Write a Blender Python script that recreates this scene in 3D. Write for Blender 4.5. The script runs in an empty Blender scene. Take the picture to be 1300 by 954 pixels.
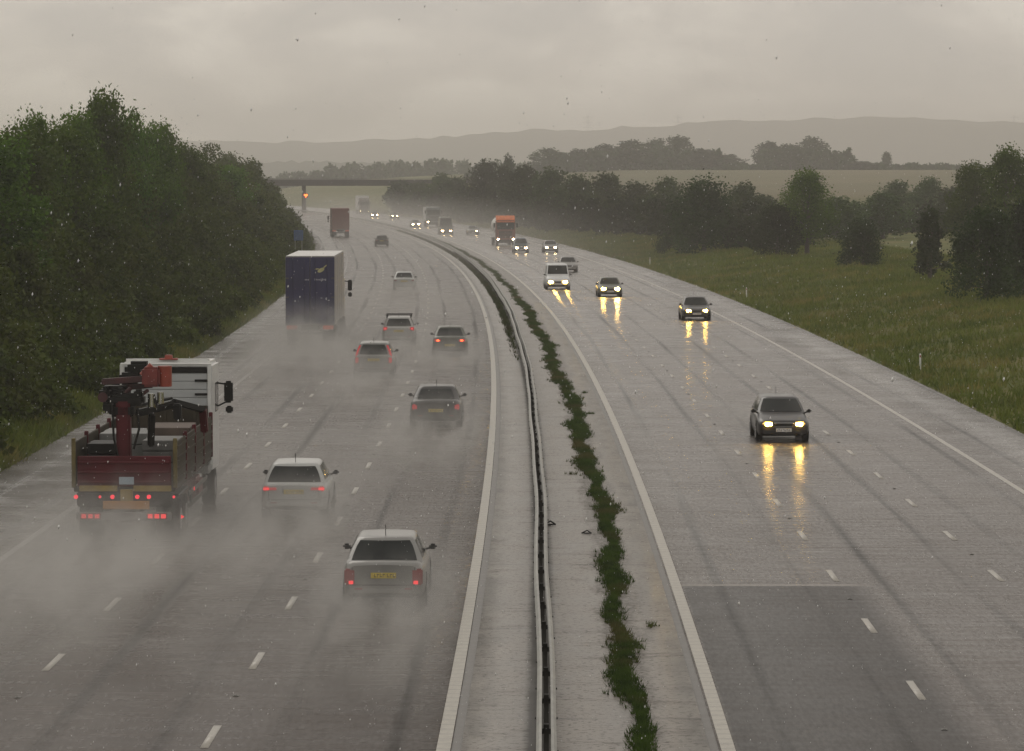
import bpy, bmesh, math, random
import numpy as np
from mathutils import Vector, Matrix

# ------------------------------------------------------------------ camera, sky, light, exposure
SC = bpy.context.scene
COL = SC.collection
CAM_H, FPX, HORIZON = 8.85, 4580.0, 226.0
cam_d = bpy.data.cameras.new('camera')
cam = bpy.data.objects.new('camera', cam_d); COL.objects.link(cam)
cam_d.sensor_width = 36.0
cam_d.lens = FPX / 1300.0 * 36.0
cam_d.clip_start = 0.5; cam_d.clip_end = 30000
PITCH = math.atan((477 - HORIZON) / FPX)
cam.location = (0, 0, CAM_H)
cam.rotation_euler = (math.pi / 2 - PITCH, 0, 0)
SC.camera = cam

SUN_EL, SUN_AZ = math.radians(38), math.radians(-25)      # high, ahead and a little left, behind cloud
world = bpy.data.worlds.new('World'); SC.world = world; world.use_nodes = True
SKY_STRENGTH, CLOUD_LEVEL = 0.06, 0.82
def build_world():
    nt = world.node_tree; N = nt.nodes; L = nt.links
    for n in list(N): N.remove(n)
    out = N.new('ShaderNodeOutputWorld')
    sky = N.new('ShaderNodeTexSky'); sky.sky_type = 'NISHITA'; sky.sun_disc = False
    sky.sun_elevation = SUN_EL; sky.sun_rotation = SUN_AZ
    bg = N.new('ShaderNodeBackground'); bg.inputs[1].default_value = SKY_STRENGTH
    L.new(sky.outputs[0], bg.inputs[0])
    tc = N.new('ShaderNodeTexCoord')
    sep = N.new('ShaderNodeSeparateXYZ'); L.new(tc.outputs['Generated'], sep.inputs[0])
    az = N.new('ShaderNodeMath'); az.operation = 'ABSOLUTE'; L.new(sep.outputs[2], az.inputs[0])
    zz = N.new('ShaderNodeMath'); zz.operation = 'ADD'; zz.inputs[1].default_value = 0.40; L.new(az.outputs[0], zz.inputs[0])
    dx = N.new('ShaderNodeMath'); dx.operation = 'DIVIDE'; L.new(sep.outputs[0], dx.inputs[0]); L.new(zz.outputs[0], dx.inputs[1])
    dy = N.new('ShaderNodeMath'); dy.operation = 'DIVIDE'; L.new(sep.outputs[1], dy.inputs[0]); L.new(zz.outputs[0], dy.inputs[1])
    cb = N.new('ShaderNodeCombineXYZ'); L.new(dx.outputs[0], cb.inputs[0]); L.new(dy.outputs[0], cb.inputs[1])
    n1 = N.new('ShaderNodeTexNoise'); n1.inputs['Scale'].default_value = 6.5; n1.inputs['Detail'].default_value = 7; n1.inputs['Roughness'].default_value = 0.55
    n1.inputs['Distortion'].default_value = 0.3
    L.new(cb.outputs[0], n1.inputs['Vector'])
    cr = N.new('ShaderNodeValToRGB'); L.new(n1.outputs[0], cr.inputs[0])
    c = cr.color_ramp
    c.elements[0].position = 0.40; c.elements[0].color = (0.86, 0.81, 0.755, 1)
    c.elements[1].position = 0.61; c.elements[1].color = (1.27, 1.19, 1.07, 1)
    e = c.elements.new(0.5); e.color = (1.0, 0.93, 0.85, 1)
    cl = N.new('ShaderNodeBackground'); cl.inputs[1].default_value = CLOUD_LEVEL
    L.new(cr.outputs[0], cl.inputs[0])
    mix = N.new('ShaderNodeMixShader'); mix.inputs[0].default_value = 0.93
    L.new(bg.outputs[0], mix.inputs[1]); L.new(cl.outputs[0], mix.inputs[2]); L.new(mix.outputs[0], out.inputs[0])
build_world()
sun_d = bpy.data.lights.new('sun', 'SUN'); sun_d.energy = 0.5; sun_d.angle = math.radians(30); sun_d.color = (1.0, 0.95, 0.87)
sun = bpy.data.objects.new('sun', sun_d); COL.objects.link(sun)
sd = Vector((math.sin(SUN_AZ) * math.cos(SUN_EL), math.cos(SUN_AZ) * math.cos(SUN_EL), math.sin(SUN_EL)))
sun.rotation_euler = (-sd).to_track_quat('-Z', 'Y').to_euler(); sun.location = (0, 0, 200)
SC.view_settings.view_transform = 'Standard'; SC.view_settings.look = 'None'
SC.view_settings.exposure = -0.18; SC.view_settings.gamma = 1.0; SC.view_settings.use_curve_mapping = False
SC.render.engine = 'CYCLES'
cy = SC.cycles
cy.use_denoising = True
cy.max_bounces = 7; cy.diffuse_bounces = 2; cy.glossy_bounces = 3; cy.transmission_bounces = 3
cy.volume_bounces = 2; cy.transparent_max_bounces = 16
cy.volume_step_rate = 1.7; cy.volume_max_steps = 96
cy.sample_clamp_indirect = 6.0
cy.caustics_reflective = False; cy.caustics_refractive = False

random.seed(7)
RNG = np.random.default_rng(7)

# ------------------------------------------------------------------ road geometry: a long left-hand bend
CURVE, D0, X0 = 8.5e-5, 122.0, -0.69
def cx(d):
    if d <= 1000: return X0 - CURVE * (d - D0) ** 2
    return X0 - CURVE * (1000 - D0) ** 2 - 2 * CURVE * (1000 - D0) * (d - 1000)
def slope(d): return 2 * CURVE * (min(d, 1000) - D0)         # leftward lean of the road
def heading(d): return math.atan(slope(d))
def at(d, u, z=0.0): return Vector((cx(d) + u, d, z))         # u: metres right of the left carriageway's offside line
def u_for_px(px, d): return (px - 650.0) * d / FPX - cx(d)    # which u a picture column falls on at distance d
def d_for_px(px, u):
    best = min((abs((px - 650.0) * d / FPX - cx(d) - u), d) for d in range(90, 900, 2))
    return float(best[1])
def z_for_py(py, d): return CAM_H - (py - HORIZON) * d / FPX

def sstep(a, b, x):
    t = max(0.0, min(1.0, (x - a) / (b - a))); return t * t * (3 - 2 * t)
def ground_z(d, u):
    if -15.0 <= u <= 18.6: return -0.25 + 0.0
    if u < 0:
        w = -15.0 - u
        z = -0.05 + 0.3 * sstep(0, 1.5, w) + 3.0 * sstep(1.0, 11, w) + 2.0 * sstep(40, 400, w)
        far = sstep(850, 1400, d)
        return z + far * 5 * sstep(0, 200, w)
    w = u - 18.6
    z = -0.05 + 1.25 * sstep(0.3, 12, w) + 0.4 * sstep(8, 40, w)
    z += 4.2 * sstep(380, 880, d) * sstep(14, 70, w)
    z += 6.0 * sstep(820, 1350, d) * sstep(20, 150, w)
    z -= 7.0 * sstep(1500, 2300, d) * sstep(20, 150, w)
    return z

# ------------------------------------------------------------------ materials
MATS = {}
def nodes_mat(name):
    m = bpy.data.materials.new(name); m.use_nodes = True
    nt = m.node_tree
    return m, nt.nodes, nt.links, nt.nodes['Principled BSDF']
def simple(name, col, rough=0.5, metal=0.0, spec=0.5, emit=None, es=0.0, coat=0.0, var=0.12, vscale=3.0, trans=0.0):
    if name in MATS: return MATS[name]
    m, N, L, b = nodes_mat(name)
    b.inputs['Roughness'].default_value = rough; b.inputs['Metallic'].default_value = metal
    b.inputs['Specular IOR Level'].default_value = spec; b.inputs['Coat Weight'].default_value = coat
    if coat: b.inputs['Coat Roughness'].default_value = 0.08
    if emit:
        b.inputs['Emission Color'].default_value = (*emit, 1); b.inputs['Emission Strength'].default_value = es
    if var:
        tc = N.new('ShaderNodeTexCoord'); n = N.new('ShaderNodeTexNoise'); n.inputs['Scale'].default_value = vscale; n.inputs['Detail'].default_value = 6
        L.new(tc.outputs['Object'], n.inputs['Vector'])
        r = N.new('ShaderNodeValToRGB'); L.new(n.outputs[0], r.inputs[0])
        r.color_ramp.elements[0].position = 0.3; r.color_ramp.elements[1].position = 0.7
        r.color_ramp.elements[0].color = (*[c * (1 - var) for c in col], 1)
        r.color_ramp.elements[1].color = (*[min(1, c * (1 + var)) for c in col], 1)
        L.new(r.outputs[0], b.inputs['Base Color'])
        rr = N.new('ShaderNodeMapRange'); rr.inputs[3].default_value = max(0.02, rough * 0.8); rr.inputs[4].default_value = min(1, rough * 1.25)
        L.new(n.outputs[0], rr.inputs[0]); L.new(rr.outputs[0], b.inputs['Roughness'])
    else:
        b.inputs['Base Color'].default_value = (*col, 1)
    MATS[name] = m
    return m
def mth(N, L, op, a, b=None, clamp=False):
    n = N.new('ShaderNodeMath'); n.operation = op; n.use_clamp = clamp
    for i, v in enumerate((a, b)):
        if v is None: continue
        if isinstance(v, (int, float)): n.inputs[i].default_value = v
        else: L.new(v, n.inputs[i])
    return n.outputs[0]
def noise(N, L, vec, scale, detail=5, rough=0.55, sx=1, sy=1, sz=1, off=0.0):
    mp = N.new('ShaderNodeMapping'); mp.inputs['Scale'].default_value = (sx, sy, sz); mp.inputs['Location'].default_value = (off, off * 0.7, off * 0.3)
    L.new(vec, mp.inputs[0])
    n = N.new('ShaderNodeTexNoise'); n.inputs['Scale'].default_value = scale; n.inputs['Detail'].default_value = detail; n.inputs['Roughness'].default_value = rough
    L.new(mp.outputs[0], n.inputs['Vector'])
    return n.outputs[0]
def mrange(N, L, v, a, b, c, d):
    n = N.new('ShaderNodeMapRange'); n.inputs[1].default_value = a; n.inputs[2].default_value = b; n.inputs[3].default_value = c; n.inputs[4].default_value = d
    L.new(v, n.inputs[0]); return n.outputs[0]
def mixc(N, L, f, a, b):
    n = N.new('ShaderNodeMix'); n.data_type = 'RGBA'
    if isinstance(f, (int, float)): n.inputs[0].default_value = f
    else: L.new(f, n.inputs[0])
    for sock, v in ((n.inputs[6], a), (n.inputs[7], b)):
        if isinstance(v, tuple): sock.default_value = (*v, 1) if len(v) == 3 else v
        else: L.new(v, sock)
    return n.outputs[2]

def road_material(name, lane0, patch=None, tone=1.0, gloss=1.0):
    """wet tarmac; UV = (u, d) in metres"""
    m, N, L, b = nodes_mat(name)
    uv = N.new('ShaderNodeUVMap').outputs[0]
    sep = N.new('ShaderNodeSeparateXYZ'); L.new(uv, sep.inputs[0])
    u, d = sep.outputs[0], sep.outputs[1]
    streak = noise(N, L, uv, 1.0, 6, 0.65, 0.35, 3.2)             # streaks across the lanes
    streak2 = noise(N, L, uv, 1.0, 4, 0.6, 0.5, 0.45, off=31)
    big = noise(N, L, uv, 1.0, 4, 0.55, 0.22, 0.035, off=7)
    grain = noise(N, L, uv, 14.0, 3, 0.6)
    along = noise(N, L, uv, 1.0, 5, 0.6, 2.2, 0.03, off=3)
    # wheel tracks: two dark ruts per lane
    wob = mth(N, L, 'MULTIPLY', mth(N, L, 'SUBTRACT', noise(N, L, uv, 1.0, 2, 0.5, 0.02, 0.012, off=11), 0.5), 0.9)
    ph = mth(N, L, 'MULTIPLY', mth(N, L, 'ADD', mth(N, L, 'SUBTRACT', u, lane0), wob), 2 * math.pi * 2 / 3.65)
    cosv = mth(N, L, 'COSINE', mth(N, L, 'ADD', ph, math.pi))
    rut = mth(N, L, 'POWER', mth(N, L, 'ADD', mth(N, L, 'MULTIPLY', cosv, 0.5), 0.5), 17.0)
    rut = mth(N, L, 'MULTIPLY', rut, mrange(N, L, along, 0.40, 0.62, 0.10, 1.0))
    base = mixc(N, L, mrange(N, L, streak, 0.3, 0.7, 0, 1), tuple(tone * v for v in (0.082, 0.060, 0.048)), tuple(tone * v for v in (0.165, 0.124, 0.100)))
    base = mixc(N, L, mrange(N, L, grain, 0.35, 0.7, 0, 0.5), base, (0.03, 0.029, 0.028))
    base = mixc(N, L, mth(N, L, 'MULTIPLY', rut, 0.75), base, (0.022, 0.022, 0.021))
    rough = mth(N, L, 'ADD', mrange(N, L, streak, 0.3, 0.72, 0.13, 0.27), mrange(N, L, big, 0.3, 0.7, -0.04, 0.10))
    rough = mth(N, L, 'ADD', rough, mth(N, L, 'MULTIPLY', rut, 0.16))
    rough = mth(N, L, 'ADD', rough, mrange(N, L, streak2, 0.35, 0.7, -0.03, 0.07))
    spec = mth(N, L, 'SUBTRACT', mrange(N, L, mth(N, L, 'ADD', streak, mth(N, L, 'MULTIPLY', big, 0.5)), 0.55, 0.98, 0.90 * gloss, 0.42 * gloss), mth(N, L, 'MULTIPLY', rut, 0.22))
    fleck = noise(N, L, uv, 1.0, 3, 0.7, 13.0, 2.2, off=23)
    spec = mth(N, L, 'MULTIPLY', spec, mrange(N, L, fleck, 0.32, 0.68, 0.76, 1.22))
    if patch:                                                     # relaid darker surface with a sharp joint across the lane
        d1, u0, u1, k = patch
        e = mth(N, L, 'ADD', d, mth(N, L, 'MULTIPLY', mth(N, L, 'SUBTRACT', noise(N, L, uv, 0.6), 0.5), 0.25))
        f = mth(N, L, 'LESS_THAN', e, d1)
        f = mth(N, L, 'MULTIPLY', f, mth(N, L, 'MULTIPLY', mrange(N, L, u, u0, u0 + 0.1, 0, 1), mrange(N, L, u, u1 - 0.6, u1, 1, 0)))
        f = mth(N, L, 'MULTIPLY', f, k)
        base = mixc(N, L, f, base, mixc(N, L, mrange(N, L, streak, 0.35, 0.65, 0, 1), (0.020, 0.020, 0.020), (0.052, 0.048, 0.045)))
        rough = mth(N, L, 'ADD', rough, mth(N, L, 'MULTIPLY', f, 0.16))
        spec = mth(N, L, 'MULTIPLY', spec, mth(N, L, 'SUBTRACT', 1.0, mth(N, L, 'MULTIPLY', f, 0.58)))
        # the pale sealed joint itself
        j = mth(N, L, 'COMPARE', e, d1 + 0.12); j.node.inputs[2].default_value = 0.16
        j = mth(N, L, 'MULTIPLY', j, mrange(N, L, u, u1 - 0.6, u1, 0.8, 0))
        base = mixc(N, L, j, base, (0.22, 0.20, 0.18))
    # damp tarmac below, a broken water film above: film cover x Fresnel decides how much of the sky it mirrors
    L.new(base, b.inputs['Base Color']); b.inputs['Roughness'].default_value = 0.8; b.inputs['Specular IOR Level'].default_value = 0.1
    bp = N.new('ShaderNodeBump'); bp.inputs['Strength'].default_value = 0.07; bp.inputs['Distance'].default_value = 0.02
    L.new(mth(N, L, 'ADD', grain, mth(N, L, 'MULTIPLY', streak, 1.5)), bp.inputs['Height']); L.new(bp.outputs[0], b.inputs['Normal'])
    gl = N.new('ShaderNodeBsdfGlossy'); gl.inputs['Color'].default_value = (1, 1, 1, 1); L.new(rough, gl.inputs['Roughness']); L.new(bp.outputs[0], gl.inputs['Normal'])
    fr = N.new('ShaderNodeFresnel'); fr.inputs['IOR'].default_value = 1.33
    mx = N.new('ShaderNodeMixShader'); L.new(mth(N, L, 'MULTIPLY', fr.outputs[0], spec, True), mx.inputs[0])
    L.new(b.outputs[0], mx.inputs[1]); L.new(gl.outputs[0], mx.inputs[2]); L.new(mx.outputs[0], N['Material Output'].inputs[0])
    return m
def median_material():
    m, N, L, b = nodes_mat('wet_concrete')
    uv = N.new('ShaderNodeUVMap').outputs[0]
    sep = N.new('ShaderNodeSeparateXYZ'); L.new(uv, sep.inputs[0])
    n1 = noise(N, L, uv, 1.0, 7, 0.65, 1.2, 0.25)
    cr = noise(N, L, uv, 1.0, 6, 0.7, 0.7, 2.2, off=5)
    sp = noise(N, L, uv, 9.0, 3, 0.7)
    base = mixc(N, L, mrange(N, L, n1, 0.3, 0.7, 0, 1), (0.12, 0.108, 0.094), (0.25, 0.226, 0.198))
    base = mixc(N, L, mrange(N, L, cr, 0.56, 0.70, 0, 0.8), base, (0.09, 0.082, 0.07))
    spk = mrange(N, L, sp, 0.53, 0.63, 0, 0.85)
    base = mixc(N, L, spk, base, (0.05, 0.046, 0.04))
    edge = mth(N, L, 'MULTIPLY', mrange(N, L, mth(N, L, 'ABSOLUTE', mth(N, L, 'SUBTRACT', sep.outputs[0], 2.2)), 1.2, 1.9, 0, 1), mrange(N, L, noise(N, L, uv, 1.0, 5, 0.65, 1.6, 0.4, off=13), 0.42, 0.62, 0, 0.8))
    base = mixc(N, L, edge, base, (0.06, 0.055, 0.045))
    # transverse joints about every 12 m
    jd = mth(N, L, 'FRACT', mth(N, L, 'DIVIDE', mth(N, L, 'ADD', sep.outputs[1], mth(N, L, 'MULTIPLY', n1, 0.3)), 11.7))
    j = mth(N, L, 'LESS_THAN', jd, 0.016)
    base = mixc(N, L, mth(N, L, 'MULTIPLY', j, mrange(N, L, cr, 0.35, 0.6, 0, 0.8)), base, (0.07, 0.066, 0.06))
    under = mrange(N, L, mth(N, L, 'ABSOLUTE', mth(N, L, 'SUBTRACT', sep.outputs[0], 1.49)), 0.16, 0.30, 0.92, 0)  # darkens the base colour along the barrier line
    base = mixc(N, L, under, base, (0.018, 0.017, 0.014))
    wu = mth(N, L, 'ADD', sep.outputs[0], mth(N, L, 'MULTIPLY', mth(N, L, 'SUBTRACT', n1, 0.5), 1.6))
    soil = mth(N, L, 'MULTIPLY', mrange(N, L, mth(N, L, 'ABSOLUTE', mth(N, L, 'SUBTRACT', wu, 3.08)), 0.22, 0.5, 1, 0), mrange(N, L, sp, 0.4, 0.6, 0.35, 1))
    base = mixc(N, L, soil, base, (0.045, 0.036, 0.026))
    L.new(base, b.inputs['Base Color'])
    L.new(mrange(N, L, n1, 0.3, 0.7, 0.30, 0.46), b.inputs['Roughness'])
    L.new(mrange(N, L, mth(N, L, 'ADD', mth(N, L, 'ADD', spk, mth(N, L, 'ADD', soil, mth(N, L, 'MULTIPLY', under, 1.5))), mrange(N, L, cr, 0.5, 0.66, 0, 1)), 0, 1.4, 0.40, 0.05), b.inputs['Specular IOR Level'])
    bp = N.new('ShaderNodeBump'); bp.inputs['Strength'].default_value = 0.15; bp.inputs['Distance'].default_value = 0.02
    L.new(sp, bp.inputs['Height']); L.new(bp.outputs[0], b.inputs['Normal'])
    return m
def paint_material(name, col, rib=False, wear=0.5):
    m, N, L, b = nodes_mat(name)
    uv = N.new('ShaderNodeUVMap').outputs[0]
    sep = N.new('ShaderNodeSeparateXYZ'); L.new(uv, sep.inputs[0])
    n = noise(N, L, uv, 6.0, 6, 0.7)
    base = mixc(N, L, mrange(N, L, n, 0.45, 0.75, 0, wear), col, (0.12, 0.11, 0.10))
    if rib:
        f = mth(N, L, 'FRACT', mth(N, L, 'DIVIDE', sep.outputs[1], 0.5))
        base = mixc(N, L, mth(N, L, 'MULTIPLY', mth(N, L, 'LESS_THAN', f, 0.25), 0.3), base, (0.14, 0.13, 0.12))
    L.new(base, b.inputs['Base Color']); b.inputs['Roughness'].default_value = 0.4
    return m
def ground_material():
    m, N, L, b = nodes_mat('grass_land')
    tc = N.new('ShaderNodeTexCoord'); o = tc.outputs['Object']
    n1 = noise(N, L, o, 0.09, 8, 0.65); n2 = noise(N, L, o, 0.9, 6, 0.7, off=4); n3 = noise(N, L, o, 0.012, 3, 0.5, off=2)
    base = mixc(N, L, mrange(N, L, n2, 0.3, 0.7, 0, 1), (0.040, 0.060, 0.008), (0.110, 0.125, 0.022))
    base = mixc(N, L, mrange(N, L, n1, 0.42, 0.66, 0, 0.75), base, (0.18, 0.14, 0.055))
    sep = N.new('ShaderNodeSeparateXYZ'); L.new(o, sep.inputs[0])
    field = mixc(N, L, mrange(N, L, n3, 0.35, 0.65, 0, 1), (0.15, 0.125, 0.07), (0.11, 0.105, 0.05))
    base = mixc(N, L, mth(N, L, 'MULTIPLY', mrange(N, L, sep.outputs[1], 640, 760, 0, 1), mrange(N, L, sep.outputs[0], -10, 30, 0, 1)), base, field)
    L.new(base, b.inputs['Base Color']); b.inputs['Roughness'].default_value = 0.85
    b.inputs['Specular IOR Level'].default_value = 0.15
    bp = N.new('ShaderNodeBump'); bp.inputs['Strength'].default_value = 0.6; bp.inputs['Distance'].default_value = 0.15
    L.new(n2, bp.inputs['Height']); L.new(bp.outputs[0], b.inputs['Normal'])
    return m
def leaf_material(name, dark, light, scale=0.35, dry=None, drymax=0.65):
    m, N, L, b = nodes_mat(name)
    tc = N.new('ShaderNodeTexCoord'); oi = N.new('ShaderNodeObjectInfo')
    n = noise(N, L, tc.outputs['Object'], scale, 4, 0.6)
    n2 = noise(N, L, tc.outputs['Object'], 4.0, 2, 0.6, off=9)
    f = mrange(N, L, mth(N, L, 'ADD', mth(N, L, 'MULTIPLY', n, 0.6), mth(N, L, 'MULTIPLY', n2, 0.4)), 0.36, 0.64, 0, 1)
    base = mixc(N, L, f, dark, light)
    if dry: base = mixc(N, L, mrange(N, L, noise(N, L, tc.outputs['Object'], 0.25, 4, 0.6, off=17), 0.5, 0.70, 0, drymax), base, dry)
    hs = N.new('ShaderNodeHueSaturation'); L.new(base, hs.inputs['Color'])
    L.new(mrange(N, L, oi.outputs['Random'], 0, 1, 0.62, 1.32), hs.inputs['Value']); L.new(mrange(N, L, oi.outputs['Random'], 0, 1, 0.478, 0.512), hs.inputs['Hue'])
    L.new(hs.outputs[0], b.inputs['Base Color'])
    b.inputs['Roughness'].default_value = 0.6; b.inputs['Specular IOR Level'].default_value = 0.12
    tr = N.new('ShaderNodeBsdfTranslucent'); L.new(hs.outputs[0], tr.inputs[0])
    mx = N.new('ShaderNodeMixShader'); mx.inputs[0].default_value = 0.3
    out = N['Material Output']
    L.new(b.outputs[0], mx.inputs[1]); L.new(tr.outputs[0], mx.inputs[2]); L.new(mx.outputs[0], out.inputs[0])
    return m

M_road_l = road_material('wet_tarmac_away', 0.0 - 3.65 * 4, None, 0.46, 0.50)
M_road_r = road_material('wet_tarmac_oncoming', 4.4, (78.0, 4.5, 8.7, 0.8), 0.56, 0.68)
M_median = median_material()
M_line = paint_material('white_road_paint', (0.40, 0.38, 0.34), wear=0.55)
M_faded = paint_material('faded_road_paint', (0.13, 0.12, 0.11), wear=0.9)
M_edge = paint_material('white_ribbed_paint', (0.38, 0.36, 0.31), rib=True, wear=0.5)
M_ground = ground_material()
M_leaf = leaf_material('broadleaf_green', (0.012, 0.036, 0.002), (0.105, 0.195, 0.012))
M_leafd = leaf_material('broadleaf_dark', (0.005, 0.015, 0.002), (0.034, 0.066, 0.008))
M_leafm = leaf_material('hedge_leaf', (0.012, 0.030, 0.005), (0.060, 0.100, 0.018))
M_thick = leaf_material('thicket_leaf', (0.016, 0.040, 0.003), (0.105, 0.175, 0.014), 0.13, dry=(0.115, 0.120, 0.020), drymax=0.4)
M_grass = leaf_material('grass_blade', (0.050, 0.078, 0.008), (0.150, 0.175, 0.026), 0.22, dry=(0.26, 0.19, 0.065))
M_weed = leaf_material('weed_leaf', (0.014, 0.028, 0.004), (0.058, 0.092, 0.012), 1.6, dry=(0.10, 0.07, 0.032), drymax=0.8)
M_bark = simple('bark', (0.06, 0.05, 0.04), 0.85)
M_hill = leaf_material('distant_wood', (0.03, 0.04, 0.025), (0.06, 0.07, 0.04), 0.02)
M_galv = simple('galvanised_steel', (0.24, 0.24, 0.22), 0.45, 0.35, var=0.3, vscale=1.5)
M_galvd = simple('dirty_steel', (0.10, 0.10, 0.09), 0.5, 0.3, var=0.3)
M_glass = simple('dark_glass', (0.010, 0.013, 0.013), 0.10, 0.0, 0.22, var=0)
M_plastic = simple('black_plastic', (0.012, 0.012, 0.013), 0.5, spec=0.2)
M_rubber = simple('tyre_rubber', (0.010, 0.010, 0.010), 0.6, spec=0.2)
M_rim = simple('alloy_rim', (0.35, 0.35, 0.36), 0.3, 0.8)
M_chrome = simple('chrome', (0.6, 0.6, 0.6), 0.15, 1.0, var=0)
M_amber_plate = simple('yellow_plate', (0.50, 0.38, 0.03), 0.45)
M_white_plate = simple('white_plate', (0.62, 0.62, 0.60), 0.45)
M_ink = simple('plate_ink', (0.02, 0.02, 0.02), 0.5, var=0)
M_head = simple('headlight_lit', (0.9, 0.85, 0.7), 0.15, emit=(1.0, 0.58, 0.10), es=240.0, var=0)
M_headfar = simple('headlight_lit_far', (0.9, 0.85, 0.7), 0.15, emit=(1.0, 0.70, 0.34), es=70.0, var=0)
M_lens = simple('headlight_lens_glow', (0.7, 0.6, 0.4), 0.15, emit=(1.0, 0.50, 0.07), es=2.4, var=0)
M_headbig = simple('headlight_lit_full', (0.9, 0.85, 0.7), 0.15, emit=(1.0, 0.60, 0.16), es=380.0, var=0)
M_headoff = simple('headlight_clear', (0.45, 0.45, 0.46), 0.1, 0.4, var=0)
M_tail = simple('tail_lens', (0.22, 0.012, 0.012), 0.2, var=0)
M_taillit = simple('tail_lamp_lit', (0.5, 0.02, 0.02), 0.2, emit=(1.0, 0.03, 0.04), es=1.2, var=0)
M_tailglow = simple('tail_lens_glow', (0.4, 0.02, 0.02), 0.2, emit=(1.0, 0.05, 0.06), es=0.22, var=0)
M_brake = simple('brake_lamp_lit', (0.6, 0.05, 0.02), 0.2, emit=(1.0, 0.10, 0.015), es=6.0, var=0)
M_orange_lens = simple('orange_lens', (0.6, 0.16, 0.02), 0.3, var=0)

# ------------------------------------------------------------------ mesh helpers
class MB:
    def __init__(s): s.v = []; s.f = []; s.smooth = []
    def add(s, verts, faces, smooth=False):
        o = len(s.v); s.v.extend([tuple(p) for p in verts]); s.f.extend([tuple(i + o for i in f) for f in faces]); s.smooth.extend([smooth] * len(faces)); return s
    def box(s, c, size, bev=0.0, rot=None, taper=(1, 1)):
        bm = bmesh.new(); bmesh.ops.create_cube(bm, size=1.0)
        for v in bm.verts:
            k = taper if v.co.z > 0 else (1, 1)
            v.co = Vector((v.co.x * size[0] * k[0], v.co.y * size[1] * k[1], v.co.z * size[2]))
        if bev: bmesh.ops.bevel(bm, geom=list(bm.edges), offset=min(bev, min(size) * 0.45), segments=1 if bev < 0.03 else 2, affect='EDGES')
        R = Matrix.Identity(3) if rot is None else rot
        bm.verts.index_update()
        vs = [Vector(c) + R @ v.co for v in bm.verts]; fs = [[v.index for v in f.verts] for f in bm.faces]
        bm.free(); return s.add(vs, fs)
    def tube(s, p0, p1, r0, r1=None, n=10, cap=True, smooth=True):
        r1 = r0 if r1 is None else r1
        p0, p1 = Vector(p0), Vector(p1); ax = (p1 - p0).normalized()
        q = ax.to_track_quat('Z', 'Y').to_matrix()
        vs, fs = [], []
        for p, r in ((p0, r0), (p1, r1)):
            for i in range(n):
                a = 2 * math.pi * i / n; vs.append(p + q @ Vector((r * math.cos(a), r * math.sin(a), 0)))
        for i in range(n): fs.append((i, (i + 1) % n, n + (i + 1) % n, n + i))
        s.add(vs, fs, smooth)
        if cap: s.add(vs[:n][::-1], [tuple(range(n))]); s.add(vs[n:], [tuple(range(n))])
        return s
    def beam(s, p0, p1, w, h, bev=0.0):
        p0, p1 = Vector(p0), Vector(p1); L = (p1 - p0).length
        q = (p1 - p0).to_track_quat('Y', 'Z').to_matrix()
        return s.box((p0 + p1) / 2, (w, L, h), bev, q)
    def prism(s, poly, x0, x1):
        """polygon in (y, z) extruded along x"""
        n = len(poly); vs = [(x0, y, z) for y, z in poly] + [(x1, y, z) for y, z in poly]
        fs = [tuple(range(n)), tuple(range(2 * n - 1, n - 1, -1))] + [(i, i + n, (i + 1) % n + n, (i + 1) % n) for i in range(n)]
        return s.add(vs, fs)
    def loft(s, rings, closed=True, caps=True, smooth=True):
        n = len(rings[0]); vs = [p for r in rings for p in r]; fs = []
        for k in range(len(rings) - 1):
            for i in range(n if closed else n - 1):
                j = (i + 1) % n; fs.append((k * n + i, k * n + j, (k + 1) * n + j, (k + 1) * n + i))
        s.add(vs, fs, smooth)
        if caps: s.add(rings[0][::-1], [tuple(range(n))], smooth); s.add(rings[-1], [tuple(range(n))], smooth)
        return s
    def grid(s, fn, na, nb, smooth=True, thick=None):
        vs = [fn(i / (na - 1), j / (nb - 1)) for j in range(nb) for i in range(na)]
        fs = [(j * na + i, j * na + i + 1, (j + 1) * na + i + 1, (j + 1) * na + i) for j in range(nb - 1) for i in range(na - 1)]
        return s.add(vs, fs, smooth)
    def build(s, name, mat, parent=None, weld=False, **props):
        me = bpy.data.meshes.new(name); me.from_pydata(s.v, [], s.f)
        me.polygons.foreach_set('use_smooth', s.smooth)
        me.materials.append(mat); me.update()
        bm = bmesh.new(); bm.from_mesh(me)
        if weld: bmesh.ops.remove_doubles(bm, verts=list(bm.verts), dist=1e-4)
        bmesh.ops.recalc_face_normals(bm, faces=list(bm.faces)); bm.to_mesh(me); bm.free()
        return link(name, me, parent, **props)
def link(name, me, parent=None, **props):
    o = bpy.data.objects.new(name, me); COL.objects.link(o)
    if parent: o.parent = parent
    for k, v in props.items(): o[k] = v
    return o
def root(name, label, cat, loc, rz=0.0, group=None):
    o = bpy.data.objects.new(name, None); COL.objects.link(o); o.location = loc; o.rotation_euler = (0, 0, rz)
    o.empty_display_size = 0.3
    o['label'] = label; o['category'] = cat
    if group: o['group'] = group
    return o
def quick_mesh(name, V, F4, mat, uvs=None):
    me = bpy.data.meshes.new(name); V = np.asarray(V, dtype=np.float32); F4 = np.asarray(F4, dtype=np.int32)
    k = F4.shape[1]
    me.vertices.add(len(V)); me.vertices.foreach_set('co', V.ravel())
    me.loops.add(F4.size); me.loops.foreach_set('vertex_index', F4.ravel())
    me.polygons.add(len(F4)); me.polygons.foreach_set('loop_start', np.arange(0, F4.size, k, dtype=np.int32))
    if uvs is not None:
        l = me.uv_layers.new(name='UVMap'); l.data.foreach_set('uv', np.asarray(uvs, dtype=np.float32)[F4.ravel()].ravel())
    me.materials.append(mat); me.update(); me.validate()
    return me

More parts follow.
